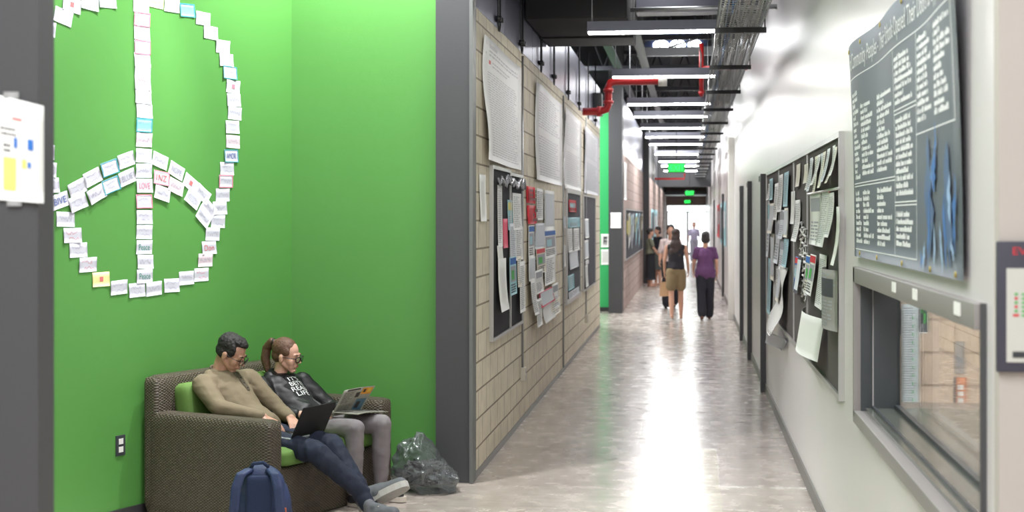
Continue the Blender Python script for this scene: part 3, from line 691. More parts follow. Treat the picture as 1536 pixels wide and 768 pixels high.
def board(name, y0, y1, z0, z1, X, sgn, felt, lab, split=(), frame=m_silver, cat='notice board', rim=.025):
    t = empty(name, (X, y0, z0)); tag(t, lab, cat)
    L_ = y1 - y0; Hh = z1 - z0
    MB().box((0, 0, 0), (sgn * .018, L_, Hh)).build('felt_panel', felt, t)
    mb = MB()
    mb.box((0, -rim, -rim), (sgn * .03, L_ + rim, 0)); mb.box((0, -rim, Hh), (sgn * .03, L_ + rim, Hh + rim)); mb.box((0, -rim, 0), (sgn * .03, 0, Hh)); mb.box((0, L_, 0), (sgn * .03, L_ + rim, Hh))
    for s in split: mb.box((0, s - y0 - .02, 0), (sgn * .026, s - y0 + .02, Hh))
    mb.build('frame', frame, t); return t
XB = XL + .018
board('notice_board', 10.52, 11.55, .93, 2.22, XL, 1, m_black_felt, 'black felt board nearest the dark pillar')
board('notice_board', 11.60, 12.42, .93, 2.20, XL, 1, m_black_felt, 'dark board covered in overlapping sheets, left of first conduit')
board('notice_board', 17.05, 19.1, .84, 2.15, XL, 1, m_slate_felt, 'grey framed board with cyan and red flyers past second conduit', rim=.06)
board('notice_board', 19.75, 22.2, .82, 2.15, XL, 1, m_slate_felt, 'slate board with a column of small sheets, last on block wall')
PM = [m_paper, m_ink2, m_ink, m_redp, m_cyan, m_yel, m_blue, m_greenp, m_pink, m_cream, m_paper2]
def pin(px0, py0, px1, py1, X, lab, base=m_paper, kind='text', sgn=1, curl=.012, seed=None, name='pinned_sheet', cat='paper', off=.006, shear=0, group=None, ny=5):
    q = rect_on(px0, py0, px1, py1, X); r = random.Random(seed if seed is not None else int(px0 * 31 + py0 * 17))
    if shear:
        for i in (2, 3): q[i] = q[i] + V((0, shear, 0))
    mats = [base] + PM[1:]
    mk = []
    if kind == 'text': mk = lines(.1, .06, .9, .92, max(4, int(abs(py1 - py0) / 3.2)), 1, r, .4, .25, .3)
    elif kind == 'flyer':
        mk = [(.1, .66, .9, .92, r.choice((4, 1, 10, 1, 5)))] + lines(.1, .08, .9, .48, 6, 1, r, .5, .3)
    elif kind == 'photo':
        mk = [(.06, .1, .94, .92, 10)] + [(u, v, u + .2, v + .2, r.choice((1, 2, 4, 3, 1, 9))) for u, v in [(r.uniform(.1, .7), r.uniform(.15, .7)) for _ in range(7)]]
    elif kind == 'mag':
        mk = [(.05, .80, .95, .97, r.choice((3, 6)))] + [(.1, .35, .9, .75, 1), (.2, .4, .6, .65, r.choice((4, 9, 7)))] + lines(.1, .05, .9, .3, 4, 2, r)
    k1 = r.uniform(.3, 1); ph = r.uniform(0, 6)
    cf = lambda u, v: curl * ((1 - v) ** 2 * k1 + .25 * (.5 + .5 * math.sin(3 * v + ph)))
    o = sheet(name, *q, nL if sgn > 0 else nR, mats, off=off, curl=cf, marks=mk, nx=3, ny=ny)
    return tag(o, lab, cat, group)
# first black board
pin(745, 278, 752, 370, XB, 'upper piece of the long white paper strip on black board')
pin(744, 368, 752, 392, XB, 'narrow middle piece of long white strip on black board', kind='', off=.009)
pin(743, 388, 755, 466, XB, 'lowest, widest piece of the long white strip on black board', kind='', curl=.04, off=.012)
pin(753, 328, 760, 372, XB, 'narrow pink sheet at the right edge of black board', base=m_pink, kind='')
pin(718, 262, 727, 332, XL, 'narrow white sheet taped left of the black board', kind='')
# second board, overlapped sheets
SB = [(760, 300, 767, 345, m_cyan, 'flyer', 'pale cyan sheet high on left edge of second board'), (767, 290, 780, 345, m_paper, 'text', 'tall white sheet at the top of second board'),
      (762, 335, 771, 388, m_paper2, 'text', 'pale sheet on left middle of second board'), (770, 340, 781, 390, m_paper, 'text', 'white sheet at centre right of second board'),
      (760, 385, 770, 442, m_cyan, 'mag', 'blue and green picture sheet low left on second board'), (771, 384, 777, 430, m_cream, 'text', 'cream sheet low middle of second board'),
      (774, 392, 782, 468, m_paper, 'text', 'long white sheet hanging lowest on second board')]
for k, (a, b, c_, d_, m, kd, lab) in enumerate(SB): pin(a, b, c_, d_, XB, lab, m, kd, off=.006 + .004 * k)
mb = MB()
for k in range(9):
    r = random.Random(k); P = [V((XB + .03, 10.65 + 1.7 * (k + j * .5) / 9, 2.19 - .05 * ((j + k) % 2) - r.random() * .05)) for j in range(4)]; mb.tube(P, .012, 5)
tag(mb.build('foil_garland', mat('foil', srgb(180, 182, 190), .25, metal=.7)), 'crumpled silver garland along the top of the black boards', 'garland')
# collage of papers straight on the block
CL = [(788, 280, 801, 305, m_redp, '', 'red sheet with black writing, upper of the red pair'), (789, 308, 802, 336, m_redp, '', 'red sheet with black writing, lower of the red pair'),
      (803, 283, 813, 330, m_paper, 'text', 'white sheet right of the two red sheets'), (814, 286, 829, 345, m_paper, 'photo', 'tall patterned sheet at the collage top right corner'),
      (790, 338, 799, 385, m_paper, 'mag', 'small magazine page under the red sheets'), (800, 335, 815, 372, m_paper2, 'photo', 'black and white photo page in the collage middle'),
      (812, 345, 830, 385, m_paper, 'mag', 'magazine page on the right middle of the collage'), (789, 385, 799, 420, m_paper, 'photo', 'dark photo page at the collage left edge'),
      (799, 372, 813, 410, m_cream, 'mag', 'cream clipping in the middle of the collage'), (813, 383, 829, 425, m_paper, 'text', 'white clipping low on right of the collage'),
      (796, 405, 808, 440, m_paper, 'flyer', 'flyer just left above the dark pink bordered card'), (790, 420, 797, 472, m_paper, 'text', 'long white sheet low on the collage left'),
      (802, 434, 823, 457, m_pink, 'photo', 'black card with pink border low in the collage'), (822, 425, 831, 462, m_paper, 'flyer', 'sheet right of the pink bordered card'),
      (796, 448, 804, 490, m_paper, 'text', 'lowest hanging white sheet of the collage'), (806, 456, 822, 480, m_paper, '', 'blank curled sheet under the pink bordered card'), (820, 448, 833, 470, m_cream, 'text', 'bottom right sheet of the collage')]
for k, (a, b, c_, d_, m, kd, lab) in enumerate(CL):
    o = pin(a, b, c_, d_, XL, lab, m, kd, off=.006 + .003 * k, curl=.03 if k > 10 else .014, shear=rr.uniform(-.12, .12))
# red sheets get their black lettering
for k, (wd, a, b, c_, d_) in enumerate((('ACT', 789, 283, 800, 302), ('NOW', 790, 312, 801, 333))):
    q = rect_on(a, b, c_, d_, XL)
    mb = MB()
    for i in range(3):
        for j in range(4):
            if rr.random() < .75:
                S = lambda u, v: V((XL + .024 + .004 * k + .012, q[0].y + (q[1].y - q[0].y) * u, q[3].z + (q[0].z - q[3].z) * v)); mb.quad(S(.05 + .24 * j, .05 + .33 * i), S(.22 + .24 * j, .05 + .33 * i), S(.22 + .24 * j, .28 + .33 * i), S(.08 + .24 * j, .28 + .33 * i))
    par = [o_ for o_ in COL.objects if o_.get('label') == CL[k][6]][0]
    mb.build('black_writing', m_black, par)
# third and fourth board
pin(852, 300, 863, 318, XB, 'red flyer at the top of the grey framed board', m_redp, 'mag')
pin(851, 326, 869, 341, XB, 'cyan strip flyer below the red one on grey board', m_cyan, 'flyer')
pin(851, 342, 858, 378, XB, 'white sheet left middle of grey framed board'); pin(859, 342, 868, 376, XB, 'white sheet right middle of the grey framed board')
pin(853, 376, 866, 402, XB, 'grey picture sheet under the white pair on grey board', m_paper2, 'photo'); pin(851, 412, 860, 434, XB, 'small cyan sheet low on the grey framed board', m_cyan, 'text')
pin(852, 434, 868, 444, XB, 'pale strip along the bottom of grey framed board', m_paper2, 'text')
for k, (a, b, c_, d_) in enumerate(((876, 328, 882, 357), (876, 360, 882, 388), (877, 390, 882, 396), (877, 397, 881, 430))):
    pin(a, b, c_, d_, XB, 'small sheet on the slate board, %s from its top' % ORD[k], kind='photo' if k < 2 else 'text')
pin(843, 368, 847, 400, XL, 'small white plate on block wall beside grey board', kind=''); pin(843, 325, 847, 342, XL, 'tiny grey plate on block wall near grey board', m_paper2, '')
# passage signs
def psign(px0, py0, px1, py1, Y, lab, glyph=False, name='passage_sign'):
    q = front_quad(px0, py0, px1, py1, Y); o = sheet(name, *q, nF, [m_paper, m_ink], off=.008, marks=[(.3, .25, .45, .8, 1), (.4, .65, .75, .8, 1), (.55, .2, .65, .65, 1), (.3, .42, .75, .5, 1)] if glyph else []); tag(o, lab, 'sign')
psign(901.5, 351, 914, 371, 27.6, 'white sign with a black symbol on mint green wall', True); psign(901.5, 374, 914, 397, 27.6, 'blank white sheet below the symbol sign on green wall')
psign(916, 319, 931.5, 342, 27.0, 'blank white sheet on the dark pillar beside mint wall')
# far left board
board('notice_board', 28.2, 38.6, 1.0, 2.0, XL2, 1, m_slate_felt, 'long crowded board on the pinkish wall before the walkers')
for k in range(10):
    r = random.Random(k + 50); y = 28.5 + k * 1.0
    q = [V((XL2 + .018, y, 1.95 - r.random() * .1)), V((XL2 + .018, y + .85, 1.95)), V((XL2 + .018, y + .85, 1.1 + r.random() * .5)), V((XL2 + .018, y, 1.1 + r.random() * .4))]
    mk = [(r.uniform(0, .6), r.uniform(0, .7), r.uniform(.65, 1), r.uniform(.75, 1), r.choice((2, 4, 5, 1))) for _ in range(3)]
    o = sheet('pinned_sheet', *q, nL, [r.choice((m_paper, m_paper2, m_cyan, m_slate_felt))] + PM[1:], off=.008, marks=mk)
    tag(o, 'sheet on the long board of the pinkish wall, %s from near end' % ORD[k], 'paper', 'sheets on the pinkish wall board')
q = [V((XL2, 27.75, 2.95)), V((XL2, 28.9, 2.95)), V((XL2, 28.9, 2.2)), V((XL2, 27.75, 2.2))]
tag(sheet('wall_banner', *q, nL, [m_ban, m_ink2], off=.01), 'plain white banner high on the pinkish wall', 'banner')
for k, (X, y0, y1, z0, z1, m, lab, n_) in enumerate(((-1.14, 42, 50, 1.1, 2.1, m_cyan, 'pale blue poster on far left wall past the hall pillar', nL), (XR, 31, 36.5, 1.2, 2.2, m_cyan, 'cyan poster on far right wall by the purple shirted walker', nR), (XR, 37.5, 41, 1.3, 2.2, m_redp, 'dark red poster beyond the cyan one on right wall', nR))):
    q = [V((X, y0, z1)), V((X, y1, z1)), V((X, y1, z0)), V((X, y0, z0))] if n_ is nL else [V((X, y1, z1)), V((X, y0, z1)), V((X, y0, z0)), V((X, y1, z0))]
    tag(sheet('far_poster', *q, n_, [m] + PM[1:], off=.008, marks=[(.1, .1, .4, .9, 2), (.5, .4, .9, .8, 10)]), lab, 'poster')

# ------------------------------------------------------------------ big pin board on the right wall
yb = lambda px: onx(px, 400, XR).y
b0, b1 = yb(1266), yb(1153.5)
t = board('notice_board', b0, b1, .92, 2.27, XR, -1, m_grey_felt, 'long charcoal pin board on the right wall beside the banner', split=(yb(1216), yb(1195), yb(1172)), rim=.03)
XBR = XR - .018
RB = []
def rpin(px0, py0, px1, py1, lab, **kw): return pin(px0, py0, px1, py1, XBR, lab, sgn=-1, **kw)
xs = [1219, 1223.5, 1228, 1232.5, 1237, 1241, 1245.5, 1250, 1254.5, 1259]
for k, x in enumerate(xs):
    top = 239 - (x - 1219) * .52
    rpin(x, top, x + 4.2, top + 46 + 4 * (k % 3), 'slim leaflet in top rack of charcoal board, %s from left' % ORD[k], base=(m_paper, m_paper2, m_cream)[k % 3], kind='text', curl=.05, off=.01 + .012 * (k % 2), name='leaflet', cat='leaflet', shear=.05 * ((k % 3) - 1), group='slim leaflets racked on the charcoal board')
mb = MB(); q = rect_on(1217, 283, 1266, 285, XBR); mb.tube([V((XBR - .02, onx(1217, 284, XBR).y, 2.0)), V((XBR - .02, onx(1264, 284, XBR).y, 2.0))], .008, 6)
tag(mb.build('leaflet_rail', m_silver), 'thin rail under the row of leaflets on charcoal board', 'rail')
L2 = [(1219, 291, 1236, 368, m_paper, 'flyer', 'white sheet with small pictures, left under the leaflet rail'), (1237, 284, 1249, 370, m_paper, 'text', 'tall white sheet, second under the leaflet rail'), (1250, 289, 1258, 356, m_paper, 'text', 'narrow white sheet, third under the leaflet rail'), (1259, 310, 1264, 398, m_paper, '', 'blank strip at the near edge of the charcoal board'),
      (1215, 383, 1222, 440, m_cream, 'mag', 'thin folded brochure left of the newspaper on the board'), (1222, 382, 1231, 442, m_paper, 'mag', 'colourful brochure hanging mid height on charcoal board'), (1232, 382, 1243, 462, m_paper, 'text', 'folded white paper left of the grey newspaper'),
      (1250, 286, 1251, 290, m_redp, '', 'tiny red tag above the third sheet on the board')]
for k, (a, b, c_, d_, m, kd, lab) in enumerate(L2): rpin(a, b, c_, d_, lab, base=m, kind=kd, off=.01 + .006 * (k % 3), curl=.04)
# rolled newspaper and big curled sheet
def roll(px0, px1, py0, py1, lab, m, name, bulge, r=.05, lean=0.0, texture=True):
    q = rect_on(px0, py0, px1, py1, XBR)
    mk = lines(.05, .05, .95, .95, 16, 1, random.Random(5), .5, .15) + [(.1, .55, .9, .85, 2)] if texture else []
    o = sheet(name, *q, nR, [m, m_ink2, m_ink], off=.02, curl=lambda u, v: bulge * math.sin(PI * min(1, max(0, u))) + lean * (1 - v), marks=mk, nx=10, ny=6)
    return tag(o, lab, 'newspaper' if texture else 'paper')
roll(1245, 1262, 403, 492, 'grey rolled newspaper hanging low on the charcoal board', mat('newsprint', srgb(150, 148, 145), .7), 'newspaper', .05)
roll(1214, 1242, 469, 529, 'large blank curled white sheet at the board bottom', m_paper, 'curled_sheet', .07, lean=.04, texture=False)
rpin(1196, 385, 1201, 435, 'blue and white brochure left of the letter chain', base=m_blue, kind='mag', curl=.05); rpin(1201, 385, 1207, 440, 'dark brochure beside the blue one on the board', base=m_slate_felt, kind='photo', curl=.06)
rpin(1188, 287, 1194, 336, 'white slip upper middle of the charcoal board', kind=''); rpin(1195, 300, 1203, 362, 'curled white slip above the letter chain', kind='text', curl=.06)
rpin(1196, 246, 1202, 280, 'pale yellow tag at the board top, left of rack', base=m_cream, kind=''); rpin(1208, 246, 1214, 275, 'cream tag at the board top, next to leaflet rack', base=m_cream, kind='')
mb = MB(); r = random.Random(9)
for k in range(3):
    x = 1203 + 3.2 * k
    for j in range(9):
        yv = 335 + 4 * k + j * 12 + r.uniform(-3, 3); p = onx(x + r.uniform(-1, 1), yv, XBR); q_ = onx(x + 3.5, yv + r.uniform(-2, 6), XBR); s_ = onx(x + r.uniform(-1, 3), yv + 11, XBR)
        mb.tube([p + V((-.012, 0, 0)), q_ + V((-.015, 0, 0)), s_ + V((-.012, 0, 0))], .009, 4)
tag(mb.build('letter_chain', m_paper), 'white cut out letters strung down the charcoal board', 'decoration')
L3 = [(1154, 275, 1158, 300), (1154, 300, 1157, 385), (1158, 268, 1163, 300), (1158, 305, 1165, 350), (1164, 275, 1170, 330), (1165, 330, 1172, 395), (1155, 388, 1160, 470), (1160, 350, 1166, 420), (1170, 262, 1176, 318), (1173, 315, 1180, 358), (1180, 258, 1187, 310), (1181, 312, 1187, 356), (1163, 398, 1170, 474), (1173, 358, 1180, 405), (1180, 358, 1187, 400), (1171, 400, 1176, 452)]
for k, (a, b, c_, d_) in enumerate(L3):
    col = 'near' if a > 1172 else ('middle' if a > 1162 else 'far')
    rpin(a, b, c_, d_, 'overlapping sheet in the %s cluster of the charcoal board, about %s from top' % (col, ['first', 'second', 'third', 'fourth', 'fifth', 'sixth'][sum(1 for q_ in L3 if ('near' if q_[0] > 1172 else ('middle' if q_[0] > 1162 else 'far')) == col and (q_[1], q_[0]) < (b, a))]), base=(m_paper, m_paper2, m_cyan, m_cream)[k % 4], kind=('text', 'flyer', 'text', 'photo')[k % 4], curl=.03, off=.008 + .004 * (k % 4))
q = rect_on(1177, 400, 1184, 505, XBR)
o = sheet('paper_streamer', q[0], q[1], q[2] + V((0, .3, 0)), q[3] + V((0, .6, 0)), nR, [m_paper], off=.02, curl=lambda u, v: .10 * (1 - v) ** 2 + .02 * math.sin(8 * v + 2 * u), nx=6, ny=14)
tag(o, 'long twisting paper streamer drooping below the charcoal board', 'paper')
q = rect_on(1164, 500, 1184, 523, XR)
o = sheet('drooping_sheet', q[0] + V((0, -.3, .02)), q[1], q[2] + V((0, .6, 0)), q[3], nR, [m_paper2], off=.07, curl=lambda u, v: .05 * math.sin(5 * u), nx=6, ny=6)
tag(o, 'crumpled sheet end hanging under the board streamer', 'paper')

# ------------------------------------------------------------------ grey donor banner
bY0, bY1, bZ0, bZ1 = onx(1288, 300, XR).y, onx(1455, 300, XR).y, 1.665, 2.66
m_bn = mat('slate_vinyl', srgb(100, 107, 118), .5, vary=.08, vscale=2.2); m_bw = mat('banner_letters', srgb(244, 245, 248), .5)
m_fl = mat('flame_blue', srgb(74, 122, 188), .5); m_fl2 = mat('flame_pale', srgb(158, 188, 224), .5); m_fl3 = mat('flame_mid', srgb(84, 108, 146), .5)
r = random.Random(11); mk = []
cols = [(.035, .118, 1), (.14, .27, 1), (.31, .47, 1), (.507, .66, 2), (.70, .815, 3), (.84, .965, 3)]
zz = lambda z: (z - bZ0) / (bZ1 - bZ0)
def names(u0, u1, z0, z1):
    z = z1
    while z > z0 + .012:
        e = u1 - r.random() ** 1.5 * (u1 - u0) * .6; u = u0
        while u < e:
            w_ = .0042 + r.random() * .0026; hgt_ = .0150 + (.006 if r.random() < .3 else 0)
            mk.append((u, zz(z - .018), min(u + w_, e + .003), zz(z - .018 + hgt_), 1)); u += w_ + .0008
            if r.random() < .13: u += .005
        z -= .0275
for (u0, u1, k) in cols:
    if k == 1: names(u0, u1, 2.02, 2.43 if u0 < .1 else 2.36); names(u0, u1, 1.72, 1.97)
    elif k == 2: names(u0, u1, 2.28, 2.46); names(u0, u1, 1.92, 2.225); names(u0, u1, 1.73, 1.87)
    else: names(u0, u1, 2.16, 2.47)
def hl(u0, u1, z): mk.append((u0, zz(z), u1, zz(z) + .0045, 1))
def vl(u, z0, z1): mk.append((u, zz(z0), u + .0025, zz(z1), 1))
hl(.02, .985, 2.495); hl(.02, .495, 2.005); hl(.02, .495, 1.992); hl(.495, .69, 2.255); hl(.495, .69, 2.24); hl(.495, .69, 1.905); hl(.495, .69, 1.893); hl(.02, .69, 1.70); hl(.69, .975, 2.135)
vl(.495, 1.70, 2.495); vl(.69, 1.70, 2.495); vl(.975, 2.135, 2.495)
def bcurl(u, v): return .015 + .012 * math.sin(u * 9) * v + (.03 * v * v * (.5 + .5 * math.sin(u * 13 + 1)))
ubY = lambda u: bY0 + (bY1 - bY0) * u
q = [V((XR, bY0, bZ1)), V((XR, bY1, bZ1)), V((XR, bY1, bZ0)), V((XR, bY0, bZ0))]
TI = 'of Community Peoples - Their Schools Opened Their Doors to Opportunity'
o = sheet('donor_banner', *q, nR, [m_bn, m_bw], off=.004, curl=bcurl, marks=mk, texts=[(TI, .03, zz(2.515), .985, zz(2.612), 1)], nx=24, ny=12)
tag(o, 'large slate grey vinyl banner of white name columns over window', 'banner')
def flame(pts, mi, e):
    mb = MB()
    L_ = [V((XR - .008 - bcurl(u, zz(z)) - e, ubY(u), z)) for u, z in pts]; n = len(L_) // 2
    vs = L_; mb.add(vs, [(i, i + 1, len(vs) - 2 - i, len(vs) - 1 - i) for i in range(n - 1)]); return mb
def streak(u, z0, z1, w_, mi, e, sway=.01, seed=0):
    w_ = w_ * .8
    rr_ = random.Random(seed); L_, R_ = [], []
    for i in range(9):
        t_ = i / 8; z = z0 + (z1 - z0) * t_; c = u + sway * .6 * math.sin(t_ * 4 + seed) + rr_.uniform(-.003, .003); ww = w_ * (math.sin(PI * (.04 + .93 * t_)) ** 1.2) * (.45 + .9 * rr_.random())
        L_.append((c - ww / 2, z)); R_.append((c + ww / 2, z))
    return flame(L_ + R_[::-1], mi, e)
SK = [(.80, 1.72, 2.12, .075, 2, .0020, 1), (.93, 1.70, 2.08, .07, 2, .0020, 2), (.84, 1.93, 2.06, .05, 0, .0026, 3), (.80, 1.69, 1.95, .018, 0, .0030, 4), (.85, 2.0, 2.16, .016, 0, .0031, 5), (.835, 1.68, 1.84, .012, 1, .0036, 6), (.885, 1.67, 1.84, .018, 1, .0036, 7),
      (.91, 1.69, 1.92, .02, 0, .0030, 8), (.945, 1.83, 1.99, .028, 1, .0040, 9), (.97, 1.74, 1.98, .02, 0, .0034, 10), (.76, 1.67, 1.77, .018, 1, .0034, 11), (.74, 1.67, 1.74, .014, 0, .0038, 12), (.825, 1.94, 2.04, .008, 1, .0040, 13), (.955, 1.72, 1.79, .016, 1, .0038, 14), (.78, 1.82, 2.02, .02, 2, .0024, 15)]
for (u, z0, z1, w_, mi, e, sd) in SK:
    streak(u, z0, z1, w_, mi, e, seed=sd).build('flame', (m_fl, m_fl2, m_fl3)[mi], o)
mb = MB()
for u, z in [(.09, 1.685), (.31, 1.682), (.57, 1.68), (.80, 1.68), (.965, 1.68), (.03, 2.63), (.17, 2.635), (.36, 2.64), (.6, 2.64), (.85, 2.64)]:
    p = V((XR - .007 - bcurl(u, zz(z)), ubY(u), z)); mb.tube([p, p + V((-.004, 0, 0))], .010, 12)
mb.build('grommets', mat('brass', srgb(190, 170, 90), .3, metal=.8), o)
# ------------------------------------------------------------------ sofa frame of reference
SO = cw(-1.43, 8.23); SRZ = math.radians(90 - 28.9) + AL
SM = Matrix.Translation(SO) @ Matrix.Rotation(SRZ, 4, 'Z')
def sl(x, y, z=0.0): return SM @ V((x, y, z))
def rbox(mb, a, b, bev, mi=0, jit=0.0, seed=0, sub=6, puff=0.0):
    """soft box: subdivided, rounded, optionally puffed like a cushion"""
    bm = bmesh.new(); bmesh.ops.create_cube(bm, size=1)
    bmesh.ops.subdivide_edges(bm, edges=bm.edges[:], cuts=sub * 2, use_grid_fill=True)
    a = V(a); b = V(b); c = (a + b) / 2; h = V([abs(q) for q in (b - a)]) / 2
    for v in bm.verts:
        p = v.co * 2; q = V((p.x * h.x, p.y * h.y, p.z * h.z)); inn = V([max(-(h[i] - bev), min(h[i] - bev, q[i])) for i in range(3)])
        d = q - inn
        if d.length > 1e-9:
            # superellipse-like rounding
            q = inn + d.normalized() * min(bev, d.length if sum(abs(t) > 1e-6 for t in d) == 1 else bev)
        if puff:
            mn = min(range(3), key=lambda i: h[i]); o1, o2 = [i for i in range(3) if i != mn]
            w_ = max(0, 1 - (q[o1] / h[o1]) ** 2) * max(0, 1 - (q[o2] / h[o2]) ** 2); q[mn] += math.copysign(puff * w_ ** .6, q[mn]) if abs(q[mn]) > h[mn] * .3 else 0
        if jit: q += d.normalized() * noise.noise(q * 9 + V((seed, 0, 0))) * jit if d.length > 0 else V((0, 0, 0))
        v.co = q + c
    bm.verts.index_update(); vs = [v.co.copy() for v in bm.verts]; fs = [[v.index for v in f.verts] for f in bm.faces]; bm.free()
    return mb.add(vs, fs, mi, True)
m_wick = wicker_mat(); m_cush = mat('green_cushion', srgb(94, 128, 60), .8, bump=.15, bscale=240, vary=.05, vscale=4); m_pipe = mat('cushion_piping', srgb(104, 150, 60), .8)
LX, DY = 1.31, 1.0
t = empty('loveseat', SO, SRZ, 'dark woven wicker loveseat with lime green cushions against the green wall', 'sofa')
mb = MB(); rbox(mb, (.02, .03, .0), (LX - .02, DY - .06, .35), .02); mb.build('base', m_wick, t)
for x0, x1 in ((0, .14), (LX - .14, LX)):
    mb = MB(); rbox(mb, (x0, 0, .0), (x1, DY - .02, .645), .035, sub=8); mb.build('armrest', m_wick, t)
mb = MB(); rbox(mb, (.0, DY - .13, .03), (LX, DY, .865), .04, sub=8); mb.build('backrest', m_wick, t)
mb = MB(); rbox(mb, (.145, .0, .345), (LX - .145, DY - .16, .455), .04, puff=.012); mb.build('seat_cushion', m_cush, t)
for x0, x1 in ((.15, .65), (.66, LX - .15)):
    mb = MB(); M_ = Matrix.Translation((0, DY - .2, .45)) @ Matrix.Rotation(math.radians(-9), 4, 'X')
    k = MB(); rbox(k, (x0, -.08, 0), (x1, .05, .36), .05, puff=.03); mb.add([M_ @ V(p) for p in k.v], k.f, 0, True); o = mb.build('back_cushion', m_cush, t)
    mb = MB(); e = [(x0 + .02, -.085, .02), (x0 + .02, -.085, .34), (x1 - .02, -.085, .34), (x1 - .02, -.085, .02)]
# ------------------------------------------------------------------ bodies
def frame_from(fwd, up):
    f = V(fwd).normalized(); u = V(up); r = f.cross(u).normalized(); u = r.cross(f).normalized()
    return Matrix((r, f, u)).transposed()     # columns: right, forward, up
def cap(mb, a, b, r1, r2, n=14):
    a, b = V(a), V(b); d = b - a; L_ = d.length
    if L_ < 1e-6: mb.ell(a, (r1,) * 3); return
    ts = [-r1, -r1 * .8, -r1 * .45, 0]; rs = [r1 * .05, r1 * .6, r1 * .89, r1]
    te = [0, r2 * .45, r2 * .8, r2]; re_ = [r2, r2 * .89, r2 * .6, r2 * .05]; u = d / L_
    pts = [a + u * q for q in ts] + [a + d * .5] + [b + u * q for q in te]; rr_ = rs + [(r1 + r2) / 2] + re_
    mb.tube(pts, rr_, n)
def skin(mb, name, m, parent, voxel, smooth=4, fn=None, matfn=None):
    me = mb.mesh('tmp', m); o = bpy.data.objects.new('tmp', me); COL.objects.link(o)
    md = o.modifiers.new('r', 'REMESH'); md.mode = 'VOXEL'; md.voxel_size = voxel; md.use_smooth_shade = True
    if smooth:
        s = o.modifiers.new('s', 'SMOOTH'); s.iterations = smooth; s.factor = .5
    dg = bpy.context.evaluated_depsgraph_get(); e = o.evaluated_get(dg); out = bpy.data.meshes.new_from_object(e)
    bpy.data.objects.remove(o); bpy.data.meshes.remove(me)
    if fn:
        ns = [v.normal.copy() for v in out.vertices]
        for v, n_ in zip(out.vertices, ns): v.co = v.co + n_ * fn(v.co, n_)
    ms = m if isinstance(m, (list, tuple)) else [m]
    out.materials.clear()
    for q in ms: out.materials.append(q)
    if matfn:
        for p in out.polygons: p.material_index = matfn(p.center)
    for p in out.polygons: p.use_smooth = True
    ob = bpy.data.objects.new(name, out); COL.objects.link(ob)
    if parent: ob.parent = parent
    return ob
def wrinkle(amp, sc=14, str_=(1, 1, 1), seed=0):
    def f(p, n_):
        q = V((p.x * sc * str_[0] + seed, p.y * sc * str_[1], p.z * sc * str_[2]))
        a = noise.noise(q) ; b = 1 - abs(noise.noise(q * .6 + V((5, 5, 5)))) * 2
        return amp * (a * .6 + b * .5)
    return f
def head_prims(mb, C, R, s=1.0, female=False):
    def E(c, r): mb.ell(C + R @ (V(c) * s), V(r) * s, 0, R, 3)
    def K(a, b, r1, r2): cap(mb, C + R @ (V(a) * s), C + R @ (V(b) * s), r1 * s, r2 * s, 10)
    E((0, -.015, .035), (.074, .093, .084)); E((0, .020, -.022), (.057, .066, .082))
    jw = .046 if female else .051
    for sx in (-1, 1):
        K((sx * jw, .0, -.045), (sx * .018, .062, -.092), .020, .016)
        E((sx * .034, .050, -.028), (.026, .028, .032)); E((sx * .026, .052, -.060), (.024, .024, .024)); E((sx * .077, -.008, -.012), (.009, .017, .030)); E((sx * .080, -.010, -.0), (.007, .019, .018))
        E((sx * .011, .098, -.026), (.008, .010, .007)); E((sx * .031, .070, .006), (.015, .014, .011))
    E((0, .064, -.090), (.022, .018, .016)); K((-.036, .074, .022), (.036, .074, .022), .011, .011)
    K((0, .080, .014), (0, .101, -.020), .008, .0105); E((0, .106, -.024), (.010, .009, .008))
    E((0, .084, -.052), (.021, .010, .0075)); E((0, .081, -.062), (.018, .010, .007)); E((0, .074, -.045), (.026, .014, .022))
def face_parts(parent, C, R, s, brow_col, lip_col):
    T_ = lambda c: C + R @ (V(c) * s)
    mb = MB()
    for sx in (-1, 1): mb.tube([T_((sx * .016, .0885, .026)), T_((sx * .030, .0875, .031)), T_((sx * .046, .076, .026))], [.003 * s, .004 * s, .002 * s], 6)
    mb.build('eyebrows', brow_col, parent)
    mb = MB()
    for sx in (-1, 1): mb.tube([T_((sx * .020, .0835, .002)), T_((sx * .031, .0855, -.002)), T_((sx * .043, .0775, .002))], .0022 * s, 6)
    mb.build('eyelashes', mat('lash', srgb(30, 22, 20), .6), parent)
    mb = MB(); mb.ell(T_((0, .0885, -.0520)), V((.018, .0075, .0042)) * s, 0, R); mb.ell(T_((0, .0865, -.0605)), V((.015, .0075, .005)) * s, 0, R); mb.build('lips', lip_col, parent)
def glasses(parent, C, R, s, col, w=.026, h_=.018, thick=.0022):
    t = V; T_ = lambda c: C + R @ (V(c) * s); mb = MB()
    for sx in (-1, 1):
        pts = []
        for k in range(17):
            a = 2 * PI * k / 16; x = w * math.copysign(abs(math.cos(a)) ** .6, math.cos(a)); z = h_ * math.copysign(abs(math.sin(a)) ** .7, math.sin(a))
            pts.append(T_((sx * .033 + x, .106 - .010 * abs((sx * .033 + x) / .06) ** 2, -.001 + z)))
        mb.tube(pts, thick * s, 6); mb.tube([T_((sx * .059, .097, .008)), T_((sx * .078, .05, .006)), T_((sx * .082, -.01, .006)), T_((sx * .081, -.025, -.008))], thick * .8 * s, 6)
    mb.tube([T_((-.008, .106, .004)), T_((.008, .106, .004))], thick * s, 6)
    g = mb.build('glasses', col, parent)
    mb = MB()
    for sx in (-1, 1): mb.disc(T_((sx * .033, .103, -.001)), R @ V((0, 1, 0)), .020 * s, .0008)
    mb.build('lenses', m_lglass, g); return g
m_lglass = glass_mat('lens_glass', refl=.6)
